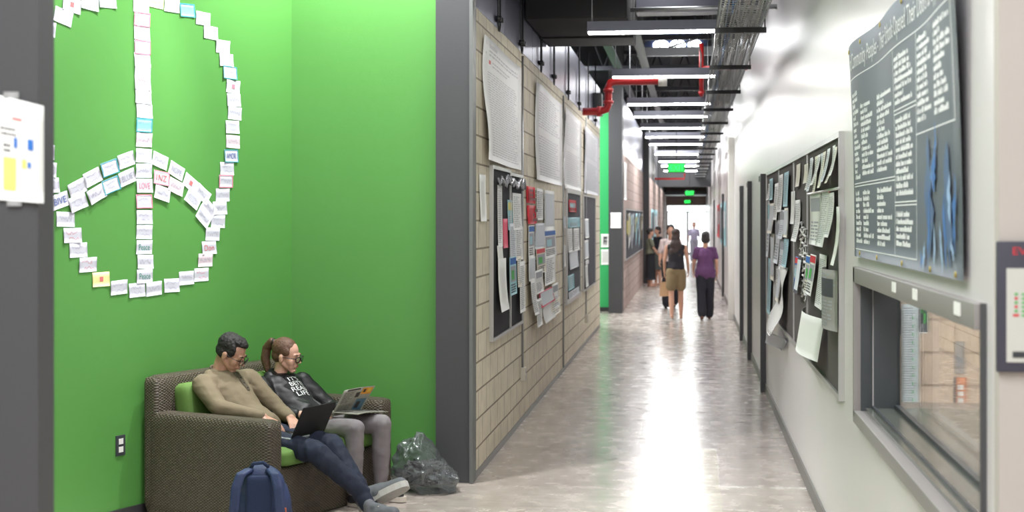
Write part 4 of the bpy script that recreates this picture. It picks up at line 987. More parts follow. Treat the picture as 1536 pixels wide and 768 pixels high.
def hand(mb, W_, R, s=1.0, curl=.5, side=1, spread=1.0, tcurl=.3):
    """W_: wrist point, R columns: right(across palm, thumb side = side), forward(finger direction), up(back of the hand)"""
    def P(x, y, z): return W_ + R @ (V((x * side, y, z)) * s)
    for x in (-.026, -.009, .009, .026): cap(mb, P(x * .7, .0, 0), P(x * 1.05, .082, 0), .0135 * s, .011 * s, 8)
    lens = (.030, .041, .045, .040)
    for i, x in enumerate((-.031, -.011, .010, .030)):
        L_ = lens[i] * s; a = 0.0; p = P(x, .084 - (.008 if i == 0 else 0), .001); r = (.0082 - (.001 if i == 0 else 0)) * s
        for seg, f in ((0, 1.0), (1, .68), (2, .55)):
            a += curl * (.8 if seg == 0 else 1.0); d = R @ V((x * .5 * side * spread * (1 if seg == 0 else .5), math.cos(a), -math.sin(a))).normalized(); q = p + d * L_ * f
            cap(mb, p, q, r, r * .92, 8); p = q; r *= .92
    a = P(.030, .022, -.006); b = P(.052, .050, -.014 - .01 * tcurl); c = P(.052 - .018 * tcurl, .082, -.018 - .03 * tcurl); d = P(.050 - .03 * tcurl, .105, -.02 - .04 * tcurl)
    cap(mb, a, b, .014 * s, .011 * s, 8); cap(mb, b, c, .0105 * s, .0095 * s, 8); cap(mb, c, d, .0095 * s, .008 * s, 8)
def torso(mb, pel, mid, chest, neck, sideP, sideC, k=1.0, fat=0.0, hipw=.155, shw=.15, deep=1.0):
    pts = [(V(pel), hipw, .115), (V(pel).lerp(V(mid), .5), hipw * .93, .11), (V(mid), hipw * .88, .105), (V(mid).lerp(V(chest), .5), shw * .93, .11), (V(chest), shw, .112), (V(chest).lerp(V(neck), .45), shw * .88, .095)]
    PT = []
    for (pa, wa, da), (pb, wb, db) in zip(pts[:-1], pts[1:]):
        for q_ in range(4): f_ = q_ / 4; PT.append((pa.lerp(pb, f_), wa + (wb - wa) * f_, da + (db - da) * f_))
    pts = PT + [pts[-1]]; nn = len(pts) - 1
    for i, (p, w_, d_) in enumerate(pts):
        a = i / nn; sv = (V(sideP) * (1 - a) + V(sideC) * a).normalized(); nx_ = pts[min(i + 1, nn)][0] - pts[max(i - 1, 0)][0]
        fw = nx_.cross(sv).normalized(); upv = sv.cross(fw)
        R = Matrix((sv, fw, upv)).transposed(); mb.ell(p, ((w_ + fat) * k, (d_ * deep + fat) * k, .085 * k), 0, R, 3)
def shoe(parent, name, heel, toe, up, m, msole, L_=None, w_=.047, s=1.0, ankle=None):
    heel, toe = V(heel), V(toe); f = (toe - heel); L_ = L_ or f.length; f.normalize(); R = frame_from(f, up)
    T_ = lambda x, y, z: heel + R @ V((x, y, z))
    mb = MB(); hh = .058 * s
    cap(mb, T_(0, .035, hh * .75), T_(0, L_ * .45, hh * .8), .036 * s, .040 * s); cap(mb, T_(.004, L_ * .45, hh * .7), T_(.002, L_ - .045, hh * .58), .044 * s, .036 * s)
    cap(mb, T_(0, .05, .045), T_(0, .045, .095 * s), .036 * s, .040 * s)
    if ankle is not None: cap(mb, T_(0, .05, .08), V(ankle), .038 * s, .036 * s)
    cap(mb, T_(0, .09, .075 * s), T_(0, L_ * .55, .055 * s), .032 * s, .034 * s)
    # flatten underside by a slab
    o = skin(mb, name, m, parent, .007, 3)
    mb = MB(); n = 20; lo, hi = [], []
    for k in range(n):
        a = 2 * PI * k / n; yy = L_ * .5 + L_ * .51 * math.sin(a); ww = (.044 + .008 * math.sin(a) - .010 * (math.sin(a) < -.3)) * s
        x = ww * math.copysign(abs(math.cos(a)) ** .75, math.cos(a)); lo.append(T_(x, yy, -.004)); hi.append(T_(x * 1.02, yy, .032 * s))
    mb.add(lo + hi, [(k, (k + 1) % n, n + (k + 1) % n, n + k) for k in range(n)] + [tuple(range(n))[::-1], tuple(range(n, 2 * n))], 0, False)
    mb.build('sole', msole, o); return o, T_

m_skin1 = mat('skin_olive', srgb(190, 146, 125), .5, vary=.05, vscale=18); m_skin2 = mat('skin_fair', srgb(218, 172, 152), .5, vary=.05, vscale=18)
for q in (m_skin1, m_skin2):
    b = q.node_tree.nodes['Principled BSDF']; b.inputs['Subsurface Weight'].default_value = .08; b.inputs['Subsurface Radius'].default_value = (.02, .008, .004)
m_hair1 = mat('hair_black', srgb(24, 20, 19), .7, bump=.6, bscale=70); m_hair2 = mat('hair_brown', srgb(98, 70, 54), .6, bump=.5, bscale=80, vary=.25, vscale=30)
m_lip1 = mat('lips_brown', srgb(172, 112, 100), .5); m_lip2 = mat('lips_rose', srgb(188, 112, 106), .45)
m_henley = mat('olive_grey_knit', srgb(118, 106, 85), .85, bump=.25, bscale=220, vary=.07, vscale=9)
m_jean = mat('navy_denim', srgb(26, 34, 54), .8, bump=.25, bscale=260, vary=.18, vscale=7)
m_gjean = mat('grey_denim', srgb(128, 122, 126), .8, bump=.25, bscale=260, vary=.12, vscale=8)
m_jacket = mat('black_satin', srgb(15, 15, 19), .5, spec=.4, bump=.1, bscale=40); m_tee = mat('black_cotton', srgb(24, 24, 27), .85); m_print = mat('white_tee_print', srgb(225, 228, 228), .7)
m_shoe = mat('grey_suede', srgb(96, 98, 104), .7, bump=.2, bscale=120, vary=.1, vscale=14); m_sole = mat('grey_rubber', srgb(166, 163, 160), .6, vary=.1, vscale=20)
m_shoeb = mat('black_shoe', srgb(34, 34, 38), .5); m_soleb = mat('pale_rubber', srgb(205, 198, 188), .6)

# ================================================================== the man
B0 = empty('person', sl(.42, .38), SRZ, 'young man with glasses in olive grey top and navy jeans, typing on a laptop', 'person')
def L1(x, y, z): return V((x - .42, y - .38, z))
J = dict(pel=L1(.42, .40, .50), mid=L1(.42, .53, .58), chest=L1(.42, .67, .73), neck=L1(.42, .735, .865), hc=L1(.43, .645, .985),
         s0=L1(.235, .71, .80), s1=L1(.615, .66, .80), e0=L1(.175, .53, .675), w0=L1(.32, .30, .615), e1=L1(.69, .47, .60), w1=L1(.555, .27, .585),
         h0=L1(.34, .38, .475), h1=L1(.51, .38, .475), k0=L1(.30, -.12, .435), k1=L1(.50, -.09, .445), a0=L1(.46, -.352, .18), a1=L1(.45, -.42, .095))
HF = V((.30, -.95, -.62)); HR = frame_from(HF, (0, -.35, 1))
mb = MB(); head_prims(mb, J['hc'], HR, 1.0)
cap(mb, J['hc'] + HR @ V((0, -.028, -.045)), J['neck'] + V((0, -.005, -.02)), .054, .060)
torso(mb, J['pel'], J['mid'], J['chest'], J['neck'], (1, 0, 0), (1, -.1, 0), hipw=.145, shw=.145)
cap(mb, J['s0'], J['s1'], .05, .05)
for s in ('0', '1'):
    cap(mb, J['s' + s], J['e' + s], .047, .038); cap(mb, J['e' + s], J['w' + s], .037, .027)
    cap(mb, J['h' + s], J['k' + s], .07, .052); cap(mb, J['k' + s], J['a' + s], .05, .036)
hd0 = frame_from(V((.38, -.92, -.42)), (0, -.2, 1)); hand(mb, J['w0'], hd0, 1.0, .32, 1)
hd1 = frame_from(V((-.55, -.80, -.50)), (0, -.2, 1)); hand(mb, J['w1'], hd1, 1.0, .32, -1)
cap(mb, J['a0'], J['a0'] + V((.01, -.02, -.02)), .03, .028); cap(mb, J['a1'], J['a1'] + V((0, -.06, -.02)), .034, .03)
skin(mb, 'body', m_skin1, B0, .0048, 3)
face_parts(B0, J['hc'], HR, 1.0, m_hair1, m_lip1); glasses(B0, J['hc'], HR, 1.0, m_black)
# hair
mb = MB(); C = J['hc']
def E(c, r, n=3): mb.ell(C + HR @ V(c), V(r), 0, HR, n)
E((0, -.028, .046), (.079, .090, .080)); E((0, .005, .094), (.058, .068, .032)); E((.0, .046, .092), (.048, .030, .018)); E((.0, -.05, .0), (.070, .060, .060))

for sx in (-1, 1): E((sx * .066, .010, .035), (.014, .034, .045)); E((sx * .068, -.03, -.005), (.013, .03, .035))
skin(mb, 'hair', m_hair1, B0, .005, 2, fn=lambda p, n_: .0035 * noise.noise(p * 70) + .003 * noise.noise(p * 28))
# henley
mb = MB(); torso(mb, J['pel'] + V((0, .0, .0)), J['mid'], J['chest'], J['neck'] + V((0, .004, -.015)), (1, 0, 0), (1, -.1, 0), fat=.016, hipw=.145, shw=.15, deep=1.05)
cap(mb, J['s0'], J['s1'], .066, .066); cap(mb, J['s0'].lerp(J['neck'], .55) + V((0, .01, .0)), J['s1'].lerp(J['neck'], .55) + V((0, .01, 0)), .052, .052)
for s in ('0', '1'):
    cap(mb, J['s' + s], J['e' + s], .070, .055); cap(mb, J['e' + s], J['e' + s].lerp(J['w' + s], .93), .054, .037)
skin(mb, 'long_sleeve_top', m_henley, B0, .007, 9, fn=wrinkle(.005, 24, (1, .6, 1.5), 3))
mb = MB()
pk = J['neck'] + V((0, -.068, .010)); ring = []
for k in range(17):
    a = 2 * PI * k / 16; ring.append(J['neck'] + V((.068 * math.cos(a), .062 * math.sin(a) - .012, .012 + .022 * math.sin(a) - (.03 if -2.2 < (a - 2 * PI) < -1 else 0))))
mb.tube(ring, .009, 8); mb.build('collar', mat('dark_olive_knit', srgb(92, 84, 68), .85), B0)
tps = [v for v in COL.objects if v.name.startswith('long_sleeve_top')][0]
bv2 = BVHTree.FromPolygons([v.co.copy() for v in tps.data.vertices], [list(p.vertices) for p in tps.data.polygons])
up2 = (J['neck'] - J['mid']).normalized(); out2 = V((.1, -1, .5)).normalized(); rt2 = V((1, .1, 0))
def onshirt(x, z):
    o_ = J['chest'] + rt2 * x + up2 * z; h = bv2.ray_cast(o_ + out2 * .5, -out2); return (h[0] if h[0] else o_) + out2 * .004
mb = MB(); n = 10
vs = [onshirt((.032 * (1 - a / n * .55)) * s + .01, .10 - .15 * a / n) for a in range(n + 1) for s in (-1, 0, 1)]
mb.add(vs, [(3 * i + j, 3 * i + j + 1, 3 * i + j + 4, 3 * i + j + 3) for i in range(n) for j in (0, 1)], 0, True); mb.build('placket', mat('dark_placket', srgb(72, 64, 50), .85), tps)
mb = MB()
for z in (.05, .01, -.03): p = onshirt(.01, z); mb.ell(p, (.006, .004, .006))
mb.build('buttons', m_black, tps)
# jeans
mb = MB(); mb.ell(J['pel'] + V((0, .02, -.01)), (.165, .135, .095), 0, None, 3)
for s in ('0', '1'):
    cap(mb, J['h' + s], J['k' + s], .078, .068); cap(mb, J['k' + s], J['k' + s].lerp(J['a' + s], .5), .068, .060); cap(mb, J['k' + s].lerp(J['a' + s], .5), J['a' + s].lerp(J['k' + s], -.03), .060, .050)
skin(mb, 'jeans', m_jean, B0, .0075, 3, fn=wrinkle(.009, 20, (1, 1.5, 1), 8))
sh, T_ = shoe(B0, 'shoe', L1(.445, -.335, .075), L1(.545, -.625, .235), (.3, .7, .7), m_shoe, m_sole, s=1.15, ankle=J['a0'])
mb = MB(); mb.tube([T_(-.03, .14, .082), T_(0, .15, .09), T_(.03, .14, .082)], .004, 5); mb.tube([T_(-.03, .165, .076), T_(0, .175, .084), T_(.03, .165, .076)], .004, 5); mb.tube([T_(-.046, .06, .05), T_(-.05, .11, .045), T_(-.046, .10, .025)], .006, 5)
mb.build('laces', m_soleb, sh)
mb = MB(); cap(mb, J['a0'].lerp(J['k0'], .10), T_(0, .05, .09), .044, .046); cap(mb, J['a0'], T_(0, .08, .07), .046, .044); skin(mb, 'sock', mat('dark_sock', srgb(30, 32, 40), .9), B0, .007, 3)
sh, T_ = shoe(B0, 'shoe', L1(.43, -.39, .015), L1(.40, -.66, .075), (.1, .2, 1), m_shoe, m_sole, s=1.04, ankle=J['a1'])
mb = MB(); mb.tube([T_(-.03, .14, .082), T_(0, .15, .09), T_(.03, .14, .082)], .004, 5); mb.build('laces', m_soleb, sh)

# laptop on his lap
t = empty('laptop', sl(.43, .15, .497), SRZ, 'open laptop with matte black lid on the man\'s lap', 'laptop')
tilt = Matrix.Rotation(math.radians(3), 4, 'X')
mb = MB(); mb.box((-.165, -.11, 0), (.165, .12, .016), bev=.005, M=tilt); mb.build('base', mat('silver_laptop', srgb(170, 172, 178), .3, metal=.5), t)
mb = MB()
for r_ in range(5):
    for c_ in range(13): mb.box((-.145 + c_ * .0225, -.005 + r_ * .021, .016), (-.145 + c_ * .0225 + .018, -.005 + r_ * .021 + .016, .0185), M=tilt)
mb.build('keyboard', m_black, t)
lid = Matrix.Translation((0, -.11, .014)) @ Matrix.Rotation(math.radians(26), 4, 'X')
mb = MB(); mb.box((-.165, -.004, 0), (.165, .004, .212), bev=.003, M=lid); o = mb.build('lid', m_tee, t)
mb = MB(); mb.box((-.15, .0042, .015), (.15, .0048, .20), M=lid); mb.build('screen', mat('dark_screen', srgb(40, 48, 60), .15, emit=srgb(120, 140, 160), estr=.25), o)

# ================================================================== the woman
B1 = empty('person', sl(.92, .38), SRZ, 'young woman with ponytail and glasses in black bomber jacket, reading on sofa', 'person')
def L2_(x, y, z): return V((x - .92, y - .38, z))
K_ = dict(pel=L2_(.92, .40, .50), mid=L2_(.92, .49, .57), chest=L2_(.925, .60, .675), neck=L2_(.93, .655, .795), hc=L2_(.94, .60, .925),
          s0=L2_(.76, .67, .735), s1=L2_(1.095, .60, .735), e0=L2_(.67, .49, .565), w0=L2_(.755, .24, .585), e1=L2_(1.15, .40, .56), w1=L2_(1.09, .24, .59),
          h0=L2_(.85, .38, .49), h1=L2_(1.0, .38, .49), k0=L2_(.80, -.05, .505), k1=L2_(1.03, -.10, .51), a0=L2_(.83, -.02, .09), a1=L2_(1.09, -.05, .09))
HF = V((.22, -.97, -.20)); HR2 = frame_from(HF, (0, -.3, 1)); s2 = .95
mb = MB(); head_prims(mb, K_['hc'], HR2, s2, True)
cap(mb, K_['hc'] + HR2 @ V((0, -.028, -.05)), K_['neck'] + V((0, -.0, -.02)), .043, .048)
torso(mb, K_['pel'], K_['mid'], K_['chest'], K_['neck'], (1, 0, 0), (1, -.2, 0), hipw=.14, shw=.125, k=.95)
cap(mb, K_['s0'], K_['s1'], .04, .04)
for s in ('0', '1'):
    cap(mb, K_['s' + s], K_['e' + s], .038, .032); cap(mb, K_['e' + s], K_['w' + s], .033, .022)
    cap(mb, K_['h' + s], K_['k' + s], .062, .046); cap(mb, K_['k' + s], K_['a' + s], .042, .03)
hand(mb, K_['w0'], frame_from(V((.35, -.9, .1)), (-.7, 0, .7)), .92, .75, 1, tcurl=.6)
hand(mb, K_['w1'], frame_from(V((-.1, -.98, .1)), (.7, 0, .7)), .92, .75, -1, tcurl=.6)
for s in ('0', '1'): cap(mb, K_['a' + s], K_['a' + s] + V((0, -.05, -.02)), .03, .028)
skin(mb, 'body', m_skin2, B1, .0048, 3)
face_parts(B1, K_['hc'], HR2, s2, m_hair2, m_lip2); glasses(B1, K_['hc'], HR2, s2, m_black, w=.025, h_=.018, thick=.0038)
mb = MB(); C = K_['hc']
def E(c, r, n=3): mb.ell(C + HR2 @ (V(c) * s2), V(r) * s2, 0, HR2, n)
E((0, -.028, .048), (.0805, .0935, .082)); E((0, -.055, .0), (.070, .06, .062))
for sx in (-1, 1): E((sx * .068, .012, .04), (.012, .035, .03))
skin(mb, 'hair', m_hair2, B1, .005, 2, fn=lambda p, n_: .0005 * math.sin((HR2.inverted() @ (p - C)).x * 260 + 8 * noise.noise(p * 20)))
mb = MB(); Q = lambda c: C + HR2 @ (V(c) * s2)
cap(mb, Q((0, -.105, .075)), Q((0, -.135, .07)), .022, .026)
tp = [Q((0, -.135, .075)), C + V((-.02, .155, .045)), C + V((-.025, .165, -.02)), C + V((-.02, .15, -.09)), C + V((-.015, .135, -.135))]
for i in range(4): cap(mb, tp[i], tp[i + 1], (.026, .032, .031, .024)[i], (.032, .031, .024, .010)[i])
skin(mb, 'ponytail', m_hair2, B1, .006, 2, fn=lambda p, n_: .003 * noise.noise(V((p.x * 90, p.y * 90, p.z * 12))))
mb = MB(); mb.tube([Q((0, -.113, .074)), Q((0, -.122, .073))], .027, 12); mb.build('hair_tie', m_black, B1)
# tee + jacket
mb = MB(); torso(mb, K_['pel'], K_['mid'], K_['chest'], K_['neck'] + V((0, 0, -.02)), (1, 0, 0), (1, -.2, 0), fat=.010, hipw=.142, shw=.13, k=.98)
cap(mb, K_['s0'].lerp(K_['neck'], .4), K_['s1'].lerp(K_['neck'], .4), .045, .045)
tee = skin(mb, 'tee_shirt', m_tee, B1, .008, 3, fn=wrinkle(.003, 18))
mb = MB()
torso(mb, K_['pel'] + V((-.01, .03, .02)), K_['mid'] + V((0, .02, 0)), K_['chest'] + V((0, .03, 0)), K_['neck'] + V((0, .02, -.01)), (1, 0, 0), (1, -.2, 0), fat=.020, hipw=.150, shw=.15)
cap(mb, K_['s0'], K_['s1'], .060, .060); cap(mb, K_['s0'].lerp(K_['neck'], .6) + V((0, .02, .01)), K_['s1'].lerp(K_['neck'], .6) + V((0, .02, .01)), .045, .045)
for s in ('0', '1'):
    cap(mb, K_['s' + s], K_['e' + s], .070, .058); cap(mb, K_['e' + s], K_['e' + s].lerp(K_['w' + s], .52), .058, .042)
fwdC = V((.2, -1, .18)).normalized()
def jopen(p, n_):
    base = wrinkle(.006, 19, (1, .7, 1.5), 20)(p, n_)
    # open front: press the jacket behind the tee along a widening strip
    q = p - K_['chest']; lat = q.x - .02; z = p.z
    if q.y < -.02 and z < K_['neck'].z + .02:
        wd = .038 + .20 * max(0, min(.5, (K_['neck'].z - z))) * .6
        if abs(lat) < wd: base -= .045 * (1 - (abs(lat) / wd) ** 4)
    return base
jk = skin(mb, 'bomber_jacket', m_jacket, B1, .007, 8, fn=jopen)
mb = MB(); ring = []
for k in range(13):
    a = -.35 * PI + (1.7 * PI) * k / 12; ring.append(K_['neck'] + V((.056 * math.cos(a + 0), .052 * math.sin(a) + .008, .012 + .016 * math.sin(a))))
ring = [K_['neck'] + V((-.05, -.085, -.07))] + [K_['neck'] + V((.058 * math.cos(a), .055 * math.sin(a) + .01, .012 + .018 * math.sin(a))) for a in [PI + .35 - k * (PI + .7) / 10 for k in range(11)]] + [K_['neck'] + V((.07, -.085, -.07))]
mb.tube(ring, .013, 8); mb.build('jacket_collar', mat('ribbed_black', srgb(20, 20, 23), .9), B1)
# tee lettering, laid onto the shirt
tv = [v.co.copy() for v in tee.data.vertices]; tf = [list(p.vertices) for p in tee.data.polygons]; bvh = BVHTree.FromPolygons(tv, tf)
upd = (K_['neck'] - K_['pel']).normalized(); rgt = V((0, 1, 0)).cross(upd).normalized()
rgt = V((1, -.15, 0)).normalized(); outd = rgt.cross(upd).normalized()
if outd.y > 0: outd = -outd
cc = K_['chest'] + V((.012, 0, -.0)); mb = MB()
for i, s_ in enumerate(("IT'S", 'BETTI', 'REALI', 'LIFE')):
    wd = (.085, .115, .135, .11)[i]; hz = .034; z0 = .055 - i * .042
    vs, fs, _ = text_geo(s_); P = []
    for a, b in vs:
        o_ = cc + rgt * ((a - .5) * wd) + upd * (z0 + (b - 1) * hz); h = bvh.ray_cast(o_ + outd * .4, -outd)
        P.append((h[0] if h[0] else o_) + outd * .004)
    mb.add(P, fs, 0)
mb.build('shirt_lettering', m_print, tee)
# trousers + shoes
mb = MB(); mb.ell(K_['pel'] + V((0, .02, -.01)), (.155, .13, .09), 0, None, 3)
for s in ('0', '1'):
    cap(mb, K_['h' + s], K_['k' + s], .078, .062); cap(mb, K_['k' + s], K_['k' + s].lerp(K_['a' + s], .45), .060, .058); cap(mb, K_['k' + s].lerp(K_['a' + s], .45), K_['a' + s].lerp(K_['k' + s], .06), .058, .046)
skin(mb, 'trousers', m_gjean, B1, .0075, 3, fn=wrinkle(.007, 15, (1, 1, 1.5), 31))
for s in ('0', '1'):
    a = K_['a' + s]; shoe(B1, 'shoe', (a.x, a.y + .05, .008), (a.x + .005, a.y - .19, .010), (0, 0, 1), m_shoeb, m_soleb, s=.9, ankle=a)
mb = MB(); w_ = K_['w0'].lerp(K_['e0'], .12); d_ = (K_['e0'] - K_['w0']).normalized(); mb.tube([w_, w_ + d_ * .012], .0285, 14); mb.build('bracelet', m_zinc, B1)

# printed newspaper she holds open
PMn = [mat('newsprint_grey', srgb(150, 148, 138), .7), mat('news_ink', srgb(96, 94, 92), .7), mat('news_orange', srgb(224, 150, 40), .6), mat('news_blue', srgb(86, 120, 140), .6), mat('news_dark', srgb(50, 46, 44), .6), mat('news_yellow', srgb(230, 190, 70), .6)]
t = empty('newspaper', sl(.95, .1, .58), SRZ, 'open grey newspaper with orange and blue pictures held by the woman', 'newspaper')
def n2(x, y, z): return V((x - .95, y - .1, z - .58))
r = random.Random(4)
mk = lines(.06, .45, .38, .9, 12, 1, r, .45, .1) + lines(.06, .06, .5, .4, 10, 1, r, .45, .1) + [(.55, .10, .92, .55, 3), (.6, .2, .75, .45, 4), (.58, .72, .96, .95, 2), (.63, .78, .72, .9, 4), (.78, .78, .92, .92, 5), (.42, .62, .55, .8, 4), (.1, .91, .5, .96, 4)]
q = [n2(.80, .03, .745), n2(1.13, .01, .745), n2(1.12, .13, .56), n2(.79, .13, .57)]
sheet('upright_leaf', *q, V((0, -1, .5)).normalized(), PMn, off=0, curl=lambda u, v: .012 * math.sin(u * 4), marks=mk, nx=8, ny=6, parent=t, thick=.003)
mk = lines(.06, .1, .45, .9, 12, 1, r, .45, .1) + [(.5, .2, .9, .6, 1), (.55, .7, .9, .9, 3)]
q = [n2(.78, .15, .583), n2(1.13, .15, .575), n2(1.15, -.07, .583), n2(.80, -.07, .588)]
sheet('flat_leaf', *q, V((0, 0, 1)), PMn, off=.0, curl=lambda u, v: .012 * math.sin(u * 3 + 1) + .01 * v, marks=mk, nx=8, ny=6, parent=t, thick=.004)
# ------------------------------------------------------------------ backpack on the floor before the near armrest
bp0 = atz(392, 700, 7.95)
t = empty('backpack', (bp0.x, bp0.y, 0), math.radians(8) , 'navy blue backpack standing on the floor against the sofa arm', 'backpack')
m_pack = mat('navy_nylon', srgb(44, 58, 96), .6, bump=.25, bscale=150, vary=.1, vscale=9); m_pack2 = mat('navy_mesh', srgb(36, 50, 82), .85, bump=.4, bscale=300)
mb = MB(); mb.ell((0, .02, .20), (.17, .11, .22), 0, None, 3); mb.ell((0, .04, .13), (.18, .12, .14), 0, None, 3); mb.ell((0, .0, .32), (.135, .085, .13), 0, None, 3); cap(mb, (-.12, 0, .06), (.12, 0, .06), .06, .06)
skin(mb, 'body', m_pack, t, .008, 5, fn=wrinkle(.008, 12, seed=40))
mb = MB(); rbox(mb, (-.075, -.105, .05), (.075, -.06, .40), .02); mb.build('back_panel', m_pack2, t)
for s in (-1, 1):
    pts = [(s * .06, -.06, .425), (s * .095, -.12, .41), (s * .118, -.145, .34), (s * .125, -.15, .24), (s * .135, -.14, .14), (s * .15, -.10, .05)]
    mb = MB()
    for a, b in zip(pts[:-1], pts[1:]):
        for o_ in (-.016, 0, .016): cap(mb, V(a) + V((o_, 0, 0)), V(b) + V((o_, 0, 0)), .014, .014, 8)
    skin(mb, 'shoulder_strap', m_pack, t, .007, 3)
mb = MB(); mb.tube([(-.05, -.05, .435), (-.035, -.06, .462), (.02, -.06, .468), (.05, -.05, .44)], .011, 8); mb.build('top_handle', m_pack2, t)
mb = MB(); mb.tube([(-.10, -.045, .41), (-.145, -.05, .32), (-.168, -.055, .20), (-.175, -.05, .08)], .0035, 6); mb.build('zip', mat('zip_tan', srgb(178, 160, 140), .5), t)
mb = MB(); mb.box((.150, -.125, .18), (.160, -.118, .225)); mb.build('brand_tag', mat('tag_orange', srgb(206, 110, 80), .6), t)

# ------------------------------------------------------------------ clear plastic rubbish bag
m_bag = bpy.data.materials.new('clear_plastic_film'); m_bag.use_nodes = True; N, L = nt(m_bag)
for n in list(N):
    if n.type == 'BSDF_PRINCIPLED': N.remove(n)
out = [n for n in N if n.type == 'OUTPUT_MATERIAL'][0]
tr_ = N.new('ShaderNodeBsdfTransparent'); tr_.inputs[0].default_value = (.72, .74, .75, 1)
gl = N.new('ShaderNodeBsdfGlossy'); gl.inputs['Roughness'].default_value = .2; gl.inputs['Color'].default_value = (.6, .62, .64, 1)
df = N.new('ShaderNodeBsdfDiffuse'); df.inputs['Color'].default_value = (*srgb(120, 124, 126), 1)
fr = N.new('ShaderNodeLayerWeight'); fr.inputs[0].default_value = .35
m1 = N.new('ShaderNodeMixShader'); m1.inputs[0].default_value = .36; L.new(tr_.outputs[0], m1.inputs[1]); L.new(df.outputs[0], m1.inputs[2])
m2 = N.new('ShaderNodeMixShader'); mf = N.new('ShaderNodeMath'); mf.operation = 'MULTIPLY'; mf.inputs[1].default_value = .55; L.new(fr.outputs['Facing'], mf.inputs[0]); L.new(mf.outputs[0], m2.inputs[0]); L.new(m1.outputs[0], m2.inputs[1]); L.new(gl.outputs[0], m2.inputs[2])
L.new(m2.outputs[0], out.inputs[0])
bg = atz(634, 700, 9.48)
def crumple(p):
    d = p.normalized(); r_ = 1.0
    for sc, a in ((1.3, .18), (2.7, .09), (5.4, .035), (11, .008)):
        r_ += a * (1 - 2.2 * abs(noise.noise(d * sc + V((3, 1, 7)))))
    return r_
bm = bmesh.new(); bmesh.ops.create_icosphere(bm, subdivisions=6, radius=1)
for v in bm.verts:
    k = crumple(v.co); q = v.co * k; x, y, z = q
    zc = max(0, (z + 1) / 2)
    spread = 1.12 - .25 * zc
    v.co = V((x * .185 * spread + .03 * (1 - zc), y * .16 * spread, max(.0, (z + .82) * .192)))
    fx = max(0, min(1, (v.co.x + .03) / .2)); v.co.z *= 1 - .45 * fx * fx * (3 - 2 * fx); v.co += v.co.normalized() * .014 * (1 - 2 * abs(noise.noise(V((v.co.x * 9 + v.co.z * 14, v.co.y * 7, v.co.z * 9 - v.co.x * 16)))))
    v.co.z = max(0, v.co.z)
mb = MB(); bm.verts.index_update(); mb.add([v.co.copy() for v in bm.verts], [[v.index for v in f.verts] for f in bm.faces], 0, True); bm.free()
ob = mb.build('plastic_bag', m_bag); ob.location = (bg.x, bg.y, .003)
tag(ob, 'crumpled clear plastic rubbish bag on the floor between sofa and dark pillar', 'bag')
# crumpled contents faintly visible within
mb = MB()
for k in range(7):
    r = random.Random(k); q = MB(); q.ell((0, 0, 0), (.05, .04, .035), 0, None, 3)
    P = [V(p) * (1 + .5 * noise.noise(V(p) * 40 + V((k, 0, 0)))) + V((r.uniform(-.09, .10), r.uniform(-.06, .06), .055 + r.uniform(0, .12))) for p in q.v]; mb.add(P, q.f, k % 2, False)
mb.build('crumpled_rubbish', [mat('rubbish_grey', srgb(150, 150, 146), .7), mat('rubbish_dark', srgb(60, 62, 58), .7)], ob)

